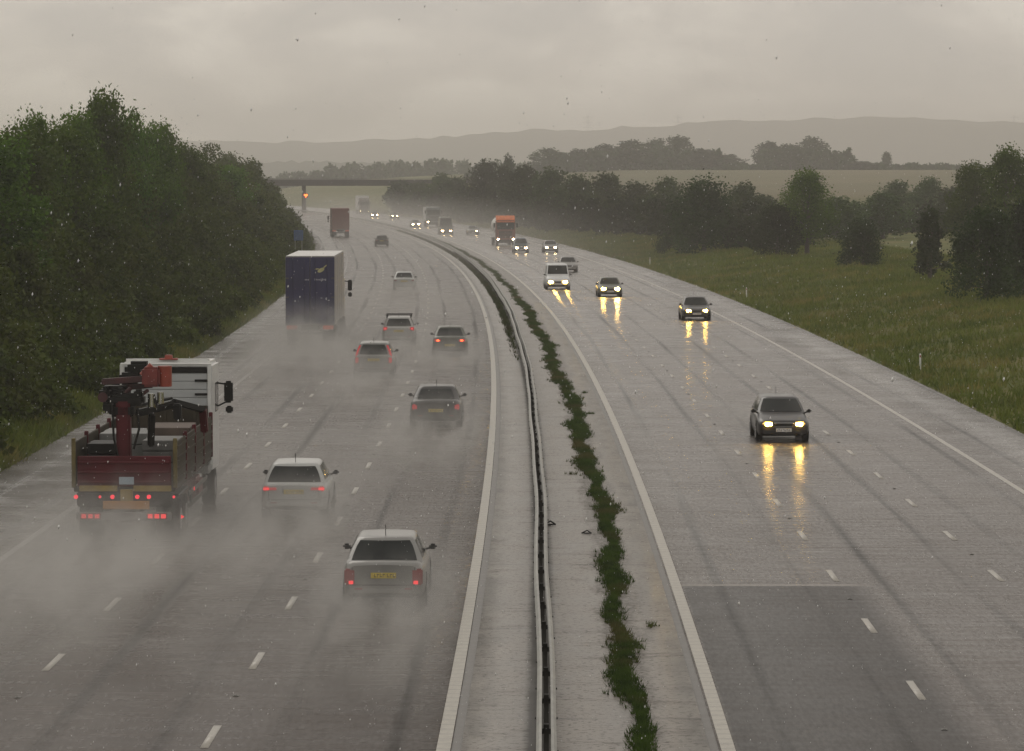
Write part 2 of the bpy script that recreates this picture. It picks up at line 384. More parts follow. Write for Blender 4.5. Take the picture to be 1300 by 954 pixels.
# ------------------------------------------------------------------ the setting
DS = [-60 + 4 * i for i in range(40)] + [100 + 8 * i for i in range(113)] + [1004 + 40 * i for i in range(38)]
def strip_mesh(name, us, mat, z=0.0, d_list=DS, crown=None, depth=0.0):
    V, UV, F = [], [], []
    n = len(us)
    for d in d_list:
        for u in us: V.append((cx(d) + u, d, z)); UV.append((u, d))
    for k in range(len(d_list) - 1):
        for i in range(n - 1): a = k * n + i; F.append((a, a + 1, a + n + 1, a + n))
    if depth:
        o = len(V)
        for d in d_list:
            V += [(cx(d) + us[0], d, z - depth), (cx(d) + us[-1], d, z - depth)]; UV += [(us[0], d), (us[-1], d)]
        for k in range(len(d_list) - 1):
            F.append((o + 2 * k, k * n, (k + 1) * n, o + 2 * k + 2)); F.append((k * n + n - 1, o + 2 * k + 1, o + 2 * k + 3, (k + 1) * n + n - 1))
    return quick_mesh(name, V, F, mat, UV)

road_l = link('carriageway_left', strip_mesh('carriageway_left', [-14.7, -11, -7.4, -3.7, 0.12], M_road_l, 0.0, depth=0.3), kind='structure')
road_r = link('carriageway_right', strip_mesh('carriageway_right', [4.28, 8, 11.7, 15.2, 18.4], M_road_r, 0.0, depth=0.3), kind='structure')
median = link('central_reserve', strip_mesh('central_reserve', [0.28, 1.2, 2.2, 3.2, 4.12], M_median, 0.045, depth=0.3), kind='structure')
gut = link('drain_channel', strip_mesh('drain_channel', [0.12, 0.28], simple('channel_grit', (0.09, 0.083, 0.075), 0.4), -0.02), median)
gut2 = link('drain_channel', strip_mesh('drain_channel', [4.12, 4.28], MATS['channel_grit'], -0.02), median)
for rd, u, w, mt in ((road_l, 0.0, 0.11, M_edge), (road_l, -11.05, 0.09, M_faded), (road_r, 4.42, 0.11, M_edge), (road_r, 15.15, 0.09, M_line)):
    link('edge_line', strip_mesh('edge_line', [u - w, u + w], mt, 0.005), rd)
# lane dashes: 2 m mark, 7 m gap; each near one is its own piece
def dash_mesh(w, l):
    V = [(-w, -l, 0), (w, -l, 0), (w, l, 0), (-w, l, 0), (-w, -l, .004), (w, -l, .004), (w, l, .004), (-w, l, .004)]
    return quick_mesh('lane_dash', V, [(4, 5, 6, 7), (0, 1, 5, 4), (1, 2, 6, 5), (2, 3, 7, 6), (3, 0, 4, 7)], M_line, [(v[0], v[1]) for v in V])
me_dash = dash_mesh(0.065, 1.15)
me_stud = None
for rd, u, ph in ((road_l, -3.72, 74.8), (road_l, -7.42, 74.6), (road_r, 7.98, 71.0), (road_r, 11.62, 80.0)):
    V, F, UV = [], [], []
    k = -3
    while True:
        d = ph + 9.0 * k; k += 1
        if d > 900: break
        if d < 330:
            o = link('lane_dash', me_dash, rd); o.location = at(d, u, 0.003); o.rotation_euler.z = heading(d)
        else:
            b0 = len(V)
            for dd, du in ((-1.2, -.08), (-1.2, .08), (1.2, .08), (1.2, -.08)): V.append(tuple(at(d + dd, u + du, 0.006))); UV.append((du, dd))
            F.append((b0, b0 + 1, b0 + 2, b0 + 3))
    link('far_lane_dashes', quick_mesh('far_lane_dashes', V, F, M_line, UV), rd, kind='stuff')
sb = MB(); sb.box((0, 0, 0.006), (0.10, 0.10, 0.018), 0.005); sb.box((0, -0.03, 0.017), (0.06, 0.02, 0.010))
stud0 = sb.build('road_stud', simple('road_stud_metal', (0.12, 0.12, 0.11), 0.4), road_r)
first = True
for rd, u, ph in ((road_l, -3.72, 79.3), (road_l, -7.42, 79.1), (road_r, 7.98, 75.5), (road_r, 11.62, 84.5)):
    for k in range(-1, 9):
        o = stud0 if first else link('road_stud', stud0.data, rd)
        first = False
        o.parent = rd; o.location = at(ph + 18 * k, u, 0.0); o.rotation_euler.z = heading(ph + 18 * k)

# terrain sheet
def terrain():
    us = [-4000, -2500, -1500, -900, -500, -300, -180, -110, -70, -48, -38, -32, -28, -25, -22.5, -20, -18, -16.5, -15.4, -14.8, -14, 0, 17.5, 18.3, 18.9, 19.8, 21, 22.5, 24.5, 27, 30, 34, 39, 46, 56, 70, 90, 120, 160, 220, 320, 480, 700, 1000, 1500, 2500, 4000]
    ds = [-600, -300, -150, -60] + [-20 + 6 * i for i in range(60)] + [350 + 15 * i for i in range(50)] + [1120 + 60 * i for i in range(25)] + [2700 + 300 * i for i in range(16)]
    V, F = [], []; n = len(us)
    rs = random.Random(3)
    for d in ds:
        for u in us:
            z = ground_z(d, u)
            if u < -16 or u > 20: z += rs.uniform(-0.09, 0.09)
            V.append((cx(d) + u, d, z))
    for k in range(len(ds) - 1):
        for i in range(n - 1): a = k * n + i; F.append((a, a + 1, a + n + 1, a + n))
    me = quick_mesh('ground', V, F, M_ground); me.polygons.foreach_set('use_smooth', [True] * len(F))
    return link('ground', me, kind='structure')
terrain()

# wooded ridge on the skyline
def ridge(name, y0, xs, tops, depth, seed, bump):
    r = random.Random(seed); V, F = [], []
    nx, ny = 260, 9
    phs = [(r.uniform(0, 6), r.uniform(.006, .05), r.uniform(.2, 1)) for _ in range(14)]
    for j in range(ny):
        t = j / (ny - 1)
        for i in range(nx):
            x = xs[0] + (xs[-1] - xs[0]) * i / (nx - 1)
            h = np.interp(x, xs, tops)
            prof = min(1.0, (t / 0.62)) if t < 0.62 else 1.0 - (t - 0.62) * 1.5
            prof = prof ** 0.8
            b = 0.25 * sum(a * math.sin(x * f + p + t * 5) for p, f, a in phs) / 14
            z = h * prof + bump * (b * 1.5 + r.uniform(-.45, .6)) * (0.3 + prof) - (2 if t in (0, 1) else 0)
            V.append((x, y0 + depth * t, z))
    for j in range(ny - 1):
        for i in range(nx - 1): a = j * nx + i; F.append((a, a + 1, a + nx + 1, a + nx))
    return link(name, quick_mesh(name, V, F, M_hill), kind='structure')
def ridge_tops(D, pts): return [(px - 650) * D / FPX for px, _ in pts], [z_for_py(py, D) for _, py in pts]
xs, tp = ridge_tops(5400, [(-1400, 190), (-300, 186), (200, 178), (420, 181), (560, 174), (650, 166), (760, 164), (860, 158), (950, 153), (1080, 149), (1200, 152), (1300, 154), (1800, 150), (2800, 160)])
ridge('hills', 4600, xs, tp, 1300, 5, 4.0)
xs, tp = ridge_tops(3200, [(-900, 216), (150, 210), (300, 206), (420, 205), (520, 207), (600, 212), (680, 218), (800, 224), (1400, 228)])
ridge('hills', 2950, xs, tp, 420, 8, 2.4)

# ------------------------------------------------------------------ foliage
def quads(C, S, rng, up=0.35):
    """leaf cards (each a folded pair would be invisible at this size): N random quads centred on C with sizes S"""
    n = len(C)
    a = rng.normal(size=(n, 3)); a /= np.linalg.norm(a, axis=1, keepdims=True)
    b = rng.normal(size=(n, 3)); b -= (a * b).sum(1, keepdims=True) * a; b /= np.linalg.norm(b, axis=1, keepdims=True)
    S = S[:, None]; r = rng.uniform(0.45, 0.8, size=(n, 1))
    V = np.stack([C - a * S, C + b * S * r, C + a * S, C - b * S * r], axis=1).reshape(-1, 3)
    F = np.arange(4 * n).reshape(n, 4)
    return V, F
def crown_points(rng, h, r, base, n, lobes, shape='round'):
    """points spread through overlapping lumps so the outline is uneven with gaps"""
    cs = []
    for i in range(lobes):
        t = (i + 0.5) / lobes
        z = base + (h - base) * (0.08 + 0.86 * t)
        if shape == 'round': w = math.sin(math.pi * min(1, 0.18 + 0.80 * t)) ** 0.7
        elif shape == 'column': w = 0.95 - 0.6 * t ** 2
        else: w = 1.0 - 0.72 * t ** 1.6
        ang = i * 2.399 + rng.uniform(-.4, .4); q = r * w * rng.uniform(0.25, 0.78)
        cs.append((q * math.cos(ang), q * math.sin(ang), z, r * rng.uniform(0.22, 0.42) * (0.75 + 0.35 * w)))
    cs = np.array(cs)
    idx = rng.integers(0, lobes, n)
    dirs = rng.normal(size=(n, 3)); dirs /= np.linalg.norm(dirs, axis=1, keepdims=True)
    rad = rng.uniform(0, 1, n) ** 0.42
    P = cs[idx, :3] + dirs * (cs[idx, 3] * rad)[:, None] * np.array([1, 1, 0.85])
    # loose sprays beyond the lumps
    k = n // 9; j = rng.integers(0, lobes, k)
    dd = rng.normal(size=(k, 3)); dd /= np.linalg.norm(dd, axis=1, keepdims=True); dd[:, 2] = np.abs(dd[:, 2])
    P[:k] = cs[j, :3] + dd * (cs[j, 3] * rng.uniform(0.9, 1.35, k))[:, None]
    P[:, 2] = np.maximum(P[:, 2], 0.05)
    return P, cs
def tree_variant(name, seed, h, r, base, n, lobes, leaf, shape='round', mat=None, mapunits=1.0):
    rng = np.random.default_rng(seed)
    P, cs = crown_points(rng, h, r, base, n, lobes, shape)
    V, F = quads(P, rng.uniform(0.6, 1.25, len(P)) * leaf, rng)
    crown = quick_mesh('crown', V, F, mat or M_leaf)
    t = MB(); tr = 0.018 * h + 0.05
    top = Vector((0.1 * r * rng.uniform(-1, 1), 0.1 * r * rng.uniform(-1, 1), h * 0.72))
    mid = Vector((top.x * .6, top.y * .2, max(base, .3) + 0.1 * h))
    t.tube((0, 0, -0.4), mid, tr * 1.3, tr, 7); t.tube(mid, top, tr, tr * 0.3, 7)
    for i in range(0, lobes, 2):
        c = Vector(cs[i, :3]); s0 = mid.lerp(top, min(0.9, max(0, (c.z - mid.z - 0.2 * h) / max(.1, top.z - mid.z))))
        t.tube(s0, c, tr * 0.42, tr * 0.1, 5)
    tmp = t.build('trunk', M_bark); me = tmp.data; bpy.data.objects.remove(tmp)
    return dict(crown=crown, trunk=me, h=h, r=r)
TV = {}
for i in range(4): TV['tree%d' % i] = tree_variant('tree', 20 + i, 10, 3.6, 1.2, 14000, 34 + 3 * i, 0.125)
for i in range(4): TV['bush%d' % i] = tree_variant('bush', 40 + i, 6, 3.4, 0.1, 11000, 30 + 2 * i, 0.115, 'dome', M_leafd)
for i in range(2): TV['upright%d' % i] = tree_variant('upright', 60 + i, 7, 1.9, 0.2, 5000, 24, 0.14, 'column', M_leafd)
for i in range(3): TV['far%d' % i] = tree_variant('far', 80 + i, 12, 5.5, 0.8, 2600, 26, 0.42, 'round', M_leafd)
for i in range(3): TV['mid%d' % i] = tree_variant('mid', 90 + i, 9, 4.2, 0.2, 5200, 28, 0.22, 'round', M_leafm)
def plant(kind, name, label, cat, d, u, top_z, width, group, rz=None):
    v = TV[kind]; gz = ground_z(d, u)
    h = max(0.8, top_z - gz); k = h / v['h']; kw = width / (2 * v['r'])
    o = root(name, label, cat, at(d, u, gz), random.uniform(0, 6.28) if rz is None else rz, group)
    o.scale = (kw, kw, k)
    link('crown', v['crown'], o); link('trunk', v['trunk'], o)
    return o

# left bank: skyline trees whose crowns stand apart (picture column, top row, width m)
left_sky = [
    (-14, 172, 7.5, 'tree0', 'broadleaf tree cut by the left picture edge, nearest of the left bank trees'),
    (22, 168, 7.0, 'tree1', 'rounded green tree at far left, just left of the forked treetop'),
    (46, 149, 4.4, 'tree2', 'slim leafy treetop poking above the left bank near the picture edge'),
    (78, 164, 6.5, 'tree3', 'low domed green tree between the slim treetop and the tallest tree'),
    (98, 148, 5.2, 'tree0', 'leafy green tree touching the tallest left bank tree on its left'),
    (132, 120, 6.2, 'tree1', 'tallest green tree on the left bank, crown standing clear against the sky'),
    (164, 150, 4.8, 'tree3', 'pointed green tree just right of the tallest left bank tree'),
    (190, 162, 5.6, 'tree2', 'green tree second to the right of the tallest left bank tree'),
    (208, 160, 4.2, 'tree0', 'thin bent treetop third right of the tallest left bank tree'),
    (228, 184, 6.0, 'tree1', 'darker rounded tree where the left bank skyline starts to drop'),
    (248, 196, 6.0, 'tree2', 'rounded tree on the falling left skyline above the blue trailer'),
    (268, 209, 6.0, 'tree3', 'green tree halfway down the falling left skyline'),
    (290, 212, 7.0, 'tree0', 'broad grey-green tree low on the falling left skyline'),
    (308, 221, 6.5, 'tree1', 'grey-green tree last but one before the distant bridge'),
    (324, 233, 6.5, 'tree2', 'misty tree touching the left end of the distant bridge'),
]
for px, py, w, kind, lab in left_sky:
    uu = -22.5 - random.uniform(0, 1.5); d = d_for_px(px, uu)
    plant(kind, 'broadleaf_tree', lab, 'tree', d, uu, z_for_py(py, d), w, 'trees along the left bank')

def thicket(name, label, spots, seed, n_each, leaf, mat, sink=0.0):
    """one tangled mass of shrubs nobody could count"""
    rng = np.random.default_rng(seed); Vs, Fs, o = [], [], 0
    for d, u, h, w, dens in spots:
        n = int(n_each * dens)
        P, _ = crown_points(rng, h, w, 0.0, n, 14, 'dome')
        V, F = quads(P, rng.uniform(0.6, 1.25, n) * leaf * (1 + d / 600.0), rng)
        b = at(d, u, ground_z(d, u) - sink); V = V + np.array(b)
        Vs.append(V); Fs.append(F + o); o += len(V)
    ob = link(name, quick_mesh(name, np.concatenate(Vs), np.concatenate(Fs), mat), kind='stuff')
    ob['label'] = label; ob['category'] = 'shrubs'
    return ob
sp = []
rr = random.Random(11)
d = 96.0
while d < 720:
    st = 2.6 + d / 130.0
    far = sstep(260, 420, d)
    for u0, h0, w0 in ((-16.6, 1.0, 1.3), (-18.3, 2.3, 1.9), (-20.6, 4.0, 2.5), (-23.4, 5.6, 3.0), (-27.0, 6.4, 3.4)):
        if u0 < -26 and d > 330 and rr.random() < .5: continue
        hs = rr.uniform(0.75, 1.2)
        sp.append((d + rr.uniform(-1, 1) * st * .5, u0 + rr.uniform(-.7, .5), h0 * hs * (1 + 0.25 * far), w0 * rr.uniform(.8, 1.25) * (1 + .2 * far), (0.55 + h0 / 5.0) * (1.0 if d < 300 else .7)))
    d += st
thicket('roadside_thicket', 'dense tangled green shrubs covering the left bank below the trees', sp, 5, 2000, 0.10, M_thick)

# right-hand bushes and trees (column, base distance, u, top row, width)
right_pl = [
    ('bush0', 'shrub', 893, 384, 232, 10.0, 'wide dark bush right of the orange lorry, at the top of the grass slope'),
    ('bush1', 'shrub', 862, 392, 258, 6.0, 'lower left shoulder bush against the wide dark bush'),
    ('tree2', 'tree', 1024, 352, 217, 6.8, 'tall bright green tree standing in the middle of the right hedge'),
    ('bush2', 'shrub', 985, 350, 262, 6.4, 'dark bush at the foot of the tall bright green tree'),
    ('bush3', 'shrub', 1094, 308, 282, 5.6, 'low dark bush standing alone in front of the right hedge'),
    ('upright0', 'shrub', 1180, 268, 264, 3.4, 'narrow upright bush left of the biggest dark bush on the right'),
    ('bush1', 'shrub', 1252, 224, 268, 6.2, 'biggest dark bush near the right picture edge, reaching the grass'),
    ('bush2', 'shrub', 1302, 230, 258, 5.6, 'dark bush cut by the right picture edge'),
    ('tree1', 'tree', 1276, 300, 189, 6.2, 'tall pointed tree rising above the biggest dark bush at right'),
    ('tree3', 'tree', 1234, 325, 211, 6.6, 'rounded tree behind and left of the tall pointed tree at right'),
    ('tree0', 'tree', 1312, 318, 204, 6.0, 'tall tree half hidden at the right picture edge'),
    ('mid0', 'tree', 1120, 430, 246, 9.0, 'grey-green tree in the back hedge above the low lone bush'),
    ('mid1', 'tree', 1062, 420, 252, 9.0, 'dark tree in the back hedge right of the tall bright tree'),
    ('mid2', 'tree', 942, 455, 234, 7.0, 'small domed tree between the wide dark bush and the tall bright tree'),
    ('mid0', 'tree', 968, 470, 248, 8.0, 'low hazy tree behind the dark bush left of the tall bright tree'),
    ('mid1', 'tree', 1178, 520, 227, 7.5, 'small round hedge tree by the pale field at right'),
    ('mid2', 'tree', 1138, 540, 231, 8.0, 'hazy hedge tree left of the small round one by the field'),
    ('mid0', 'tree', 1210, 480, 238, 8.0, 'hazy hedge tree just left of the rounded tree at right'),
    ('mid1', 'tree', 846, 500, 228, 8.0, 'round-headed tree behind the left edge of the wide dark bush'),
    ('mid2', 'tree', 808, 520, 233, 8.5, 'hedge tree two along to the left of the wide dark bush'),
    ('mid0', 'tree', 770, 540, 221, 9.0, 'broad dark hedge tree above the grass verge right of the van'),
    ('mid1', 'tree', 735, 560, 224, 9.0, 'dark hedge tree above the silver car behind the van'),
    ('mid2', 'tree', 700, 585, 216, 10.0, 'dark hedge tree to the upper right of the orange lorry'),
    ('mid0', 'tree', 664, 620, 211, 10.0, 'big dark tree right above the orange lorry'),
    ('mid1', 'tree', 640, 690, 213, 8.0, 'dark tree above and just left of the orange lorry'),
    ('mid2', 'tree', 608, 700, 206, 10.0, 'tall rounded dark tree left of the orange lorry'),
    ('mid0', 'tree', 576, 760, 226, 9.0, 'misty tree above the dark van with the pale roof'),
    ('mid1', 'tree', 545, 800, 222, 10.0, 'misty rounded tree above the white box lorry'),
    ('mid2', 'tree', 516, 850, 232, 9.0, 'misty low tree right of the bridge end'),
    ('far0', 'tree', 490, 900, 230, 11.0, 'faint tree covering the right end of the distant bridge'),
    ('far1', 'tree', 646, 860, 199, 5.5, 'small round treetop peeping above the hedge over the orange lorry'),
]
for kind, cat, px, d, py, w, lab in right_pl:
    uu = max(21.5 + 0.25 * w, u_for_px(px, d))
    plant(kind, 'roadside_bush' if cat == 'shrub' else 'hedge_tree', lab, cat, d, uu, z_for_py(py, d), w, 'bushes and trees right of the motorway')
sp = []
d = 385.0
while d < 900:
    for uo in (0, 5):
        uu = 32 + uo + rr.uniform(-2, 2) - 9 * sstep(380, 640, d)
        sp.append((d + rr.uniform(-2, 2), uu, rr.uniform(2.4, 4.4) + 1.2 * sstep(400, 600, d), rr.uniform(2.2, 3.6), 1.0))
    d += 6.0
for px in range(880, 1330, 16):
    dd = 470 + rr.uniform(-25, 25); sp.append((dd, u_for_px(px, dd), rr.uniform(2.2, 3.8), rr.uniform(2.5, 4), 1.0))
thicket('hedge_undergrowth', 'low dark hedge undergrowth filling the gaps between right side trees', sp, 9, 900, 0.17, M_leafd)
far_pl = [(696, 189, 11, 'left end tree of the long hazy clump on the field'), (735, 191, 11, 'second tree from the left in the long hazy clump'),
          (768, 184, 11, 'third tree from the left in the long hazy clump'), (800, 179, 12, 'middle tree of the long hazy clump'),
          (832, 178, 11, 'tall tree right of the middle of the long hazy clump'), (861, 174, 11, 'tallest tree of the long hazy clump'),
          (893, 190, 11, 'lower tree at the right of the long hazy clump'), (922, 197, 12, 'last low tree at the right end of the long hazy clump'),
          (976, 181, 10, 'left peak of the hazy pointed clump on the field'), (1003, 184, 11, 'middle tree of the hazy pointed clump'),
          (1030, 176, 11, 'highest tree of the hazy pointed clump'), (1062, 195, 12, 'lower tree right of the hazy pointed clump'),
          (1092, 205, 12, 'lowest tree tailing off the hazy pointed clump'), (1125, 194, 6, 'lone small hazy tree standing on the field edge')]
for i, (px, py, w, lab) in enumerate(far_pl):
    dd = 1330 + (i % 3) * 25
    plant('far%d' % (i % 3), 'field_tree', lab, 'tree', dd, u_for_px(px, dd), z_for_py(py, dd), w * 1.55 if w > 7 else w, 'hazy trees on the far field')
sp = [(1345 + rr.uniform(-8, 8), u_for_px(px, 1345), rr.uniform(1.6, 2.6) + (6.0 if (690 < px < 915 or 965 < px < 1075) else 0), rr.uniform(3, 4.5), 1.0) for px in range(600, 1500, 9)]
sp += [(1700 + rr.uniform(-40, 40), u_for_px(px, 1700), rr.uniform(5.0, 8.5) - 2.5 * sstep(560, 680, px), rr.uniform(5, 8), 1.0) for px in range(230, 700, 10)]
thicket('distant_hedgerow', 'faint hedgerow and wood along the far field behind the bridge', sp, 12, 320, 0.30, M_leafd, 1.0)

# grass on the verges and weeds on the central reserve
def blades(name, label, cat, pts, hmin, hmax, wid, mat, seed, per=3):
    rng = np.random.default_rng(seed); pts = np.repeat(np.asarray(pts), per, axis=0); n = len(pts)
    a = rng.uniform(0, 2 * np.pi, n); h = rng.uniform(hmin, hmax, n)
    dx = np.stack([np.cos(a), np.sin(a), np.zeros(n)], 1) * wid * rng.uniform(.5, 1.3, (n, 1))
    lean = np.stack([rng.normal(0, .4, n) * h, rng.normal(0, .4, n) * h, h], 1)
    jit = np.stack([rng.normal(0, wid * 1.5, n), rng.normal(0, wid * 1.5, n), np.full(n, -0.02)], 1)
    b = pts + jit
    V = np.stack([b - dx, b + dx, b + lean], 1).reshape(-1, 3); F = np.arange(3 * n).reshape(n, 3)
    o = link(name, quick_mesh(name, V, F, mat), kind='stuff'); o['label'] = label; o['category'] = cat
    return o
def verge_pts(n, d0, d1, u0, u1, seed):
    r = random.Random(seed); P = []
    for _ in range(n):
        d = d0 + (d1 - d0) * r.random() ** 1.4; u = u0 + (u1 - u0) * r.random(); P.append(tuple(at(d, u, ground_z(d, u))))
    return P
blades('verge_grass', 'rough olive grass on the slope right of the motorway', 'grass', verge_pts(52000, 105, 420, 18.5, 46, 1), 0.12, 0.5, 0.05, M_grass, 2)
blades('bank_grass', 'rough grass fringe along the left hard shoulder', 'grass', verge_pts(22000, 95, 420, -17.8, -14.75, 3), 0.15, 0.6, 0.05, M_grass, 4)
blades('far_verge_grass', 'rough grass on the distant verge below the right hedge', 'grass', verge_pts(16000, 400, 660, 18.6, 32, 6), 0.2, 0.7, 0.12, M_grass, 7)
def weed_pts():
    r = random.Random(21); P = []
    d = 52.0
    while d < 640:
        w = 0.20 + 0.08 * sstep(85, 150, d) + 0.06 * math.sin(d * 0.41) + 0.05 * math.sin(d * 1.13 + 1) + 0.03 * math.sin(d * 2.9)
        c = 3.10 + 0.13 * math.sin(d * 0.13 + 2) + 0.08 * math.sin(d * 0.67) - 0.25 * sstep(110, 190, d)
        w = max(0.10, w)
        n = int((90 if d < 130 else 46 if d < 260 else 24) * w / 0.35)
        for _ in range(n):
            q = r.gauss(0, 0.5); dd = d + r.uniform(-.5, .5)
            P.append(tuple(at(dd, c + w * q, 0.045)))
        if r.random() < 0.025 and d < 160:            # stray tufts either side
            uo = c + r.choice((-1, 1)) * r.uniform(.4, .7); 
            for _ in range(12): P.append(tuple(at(d + r.gauss(0, .12), uo + r.gauss(0, .08), 0.045)))
        d += 0.5 if d < 260 else 1.0
    return P
blades('median_weeds', 'irregular strip of green weeds growing along the central reserve', 'weeds', weed_pts(), 0.03, 0.15, 0.012, M_weed, 22, per=8)

def foot_pts():
    r = random.Random(31); P = []
    d = 165.0
    while d < 600:
        n = int(22 * sstep(160, 260, d) * r.uniform(.4, 1.2))
        for _ in range(n): P.append(tuple(at(d + r.uniform(-.6, .6), 1.12 + r.gauss(0, .09), 0.045)))
        d += 1.0
    return P
blades('barrier_foot_weeds', 'thin dark line of weeds along the foot of the crash barrier', 'weeds', foot_pts(), 0.08, 0.3, 0.03, M_weed, 33, per=3)

# ------------------------------------------------------------------ central crash barrier
def barrier():
    o = root('crash_barrier', 'long steel crash barrier with two rails along the central reserve', 'barrier', (0, 0, 0))
    def bu(d): return 1.47 + 0.03 * math.sin(d * 0.09) + 0.16 * (1 - sstep(58, 76, d)) + 0.012 * math.sin(d * .29)
    prof = [(0.0, .62), (.035, .615), (.075, .575), (.075, .525), (.03, .49), (.03, .455), (.075, .42), (.075, .37), (.035, .33), (0.0, .325)]
    ds = [40 + 1.6 * i for i in range(50)] + [120 + 4 * i for i in range(150)] + [720 + 10 * i for i in range(25)]
    for s, off in ((-1, -0.075), (1, 0.075)):
        m = MB()
        rings = [[at(d, bu(d) + off + s * (p[0]), p[1] + 0.06) for p in prof] + [at(d, bu(d) + off + s * (p[0] - .006), p[1] + 0.06) for p in prof[::-1]] for d in ds]
        m.loft(rings, smooth=False)
        m.build('rail', M_galv, o)
    pm = MB(); pm.box((0, 0, .24), (.08, .10, .54)); pm.box((0, 0, .40), (.14, .07, .08))
    pm.box((-.165, 0, .60), (.02, .06, .03)); pm.box((.165, 0, .60), (.02, .06, .03))
    p0 = pm.build('post', simple('dark_post', (.045, .044, .04), .6, spec=.2), o); p0.location = at(42, bu(42), 0.0)
    d = 45.2
    while d < 420:
        q = link('post', p0.data, o); q.location = at(d, bu(d), 0.0); q.rotation_euler.z = heading(d); d += 3.2
barrier()
# the rails stand apart over the posts, above a darker-coloured strip of the reserve

# bits lying on the reserve, marker posts
def debris(d, u, s, lab):
    m = MB(); m.tube((-.22, -.1, .05), (.05, .18, .16), .035, .03, 6); m.tube((.05, .18, .16), (.24, -.12, .05), .03, .04, 6); m.tube((-.22, -.1, .05), (.24, -.12, .05), .03, .03, 6)
    m.box((0.02, -.02, .04), (.26, .14, .05), .02)
    o = m.build('road_debris', M_rubber); o.location = at(d, u, 0.045); o.scale = (s, s, s); o['label'] = lab; o['category'] = 'debris'
debris(91.2, 1.72, .62, 'torn black rubber scrap lying beside the crash barrier')
debris(89.0, 2.62, .5, 'small dark scrap at the left edge of the median weeds')
mp0 = None
for d, u, lab in ((165.5, 19.6, 'small white marker post in the grass by the right hard shoulder'), (265.5, 19.7, 'second white marker post along the right verge, by the dark oncoming car'), (365.5, 19.7, 'farthest tiny white marker post on the right verge')):
    o = root('marker_post', lab, 'marker post', at(d, u, ground_z(d, u)), 0, 'marker posts')
    m = MB(); m.box((0, 0, .40), (.09, .05, .85), .02); m.build('post', simple('white_plastic', (.7, .7, .68), .5), o)
    m = MB(); m.box((0, -.028, .70), (.06, .012, .10)); m.build('reflector', simple('red_reflector', (.3, .05, .04), .3), o)
# blue sign by the left thicket
o = root('blue_sign', 'small blue road sign at the edge of the left thicket', 'sign', at(372, -16.0, ground_z(372, -16.0)), heading(372))
m = MB(); m.box((0, 0, 2.75), (.95, .05, 1.05), .02); m.build('panel', simple('sign_blue', (.03, .10, .30), .4), o)
m = MB(); m.box((0, -.032, 2.75), (.86, .006, .96)); m.build('panel_face', simple('sign_blue_face', (.04, .085, .18), .5), o)
for s in (-.35, .35):
    m = MB(); m.tube((s, .06, -.4), (s, .06, 3.2), .04, n=8); m.build('post', M_galv, o)

# ------------------------------------------------------------------ distant bridge
def bridge():
    D = 925.0; h = heading(D)
    o = root('road_bridge', 'long flat concrete bridge crossing the motorway in the distance', 'bridge', at(D, 2.2, 0), h)
    con = simple('weathered_concrete', (.07, .062, .055), .8, var=.25, vscale=.4)
    m = MB(); m.box((2, 0, 7.25), (96, 9, 0.9), .08); m.build('deck', con, o)
    for y in (-4.6, 4.6):
        m = MB(); m.box((2, y, 7.95), (96, .22, .9), .03); m.build('parapet', simple('bridge_parapet', (.05, .045, .04), .8), o)
        rl = MB(); rl.tube((-46, y, 8.62), (50, y, 8.62), .05, n=6); rl.build('handrail', M_galvd, o)
    for y in (-2.6, 2.6):
        m = MB(); m.box((0, y, 3.4), (.6, 1.1, 6.9), .06); m.build('pier', con, o)
    for x in (-27, 31):
        m = MB(); m.box((x, 0, 3.4), (2.0, 8.6, 6.9), .1); m.build('abutment', con, o)
bridge()
# earth ramps either side of the bridge
for s, u in ((-1, -42.0), (1, 50.0)):
    m = MB(); b = at(925, u, -0.5); q = Matrix.Rotation(heading(925), 3, 'Z')
    m.box(b + Vector((0, 0, 3.9)), (38, 34, 8.0), 0.0, q, taper=(0.9, 0.3)); o = m.build('bridge_embankment', M_ground); o['kind'] = 'structure'
# glowing matrix warning signal in the reserve, in front of the bridge pier
d_s = 916.0
o = root('warning_signal', 'glowing orange warning light on a post under the distant bridge', 'signal', at(d_s, 2.0, 0.045), heading(d_s))
m = MB(); m.tube((0, 0, -.1), (0, 0, 4.4), .08, n=8); m.build('post', M_galvd, o)
m = MB(); m.box((0, .12, 4.25), (1.0, .2, 1.05), .05); m.build('signal_box', M_plastic, o)
for x, z in ((-.24, 4.45), (.24, 4.45), (0, 4.08)):
    m = MB(); m.tube((x, 0.0, z), (x, -.06, z), .22, n=12); m.build('lamp', simple('signal_lamp', (.6, .2, .05), .3, emit=(1.0, .11, .015), es=9.0, var=0), o)

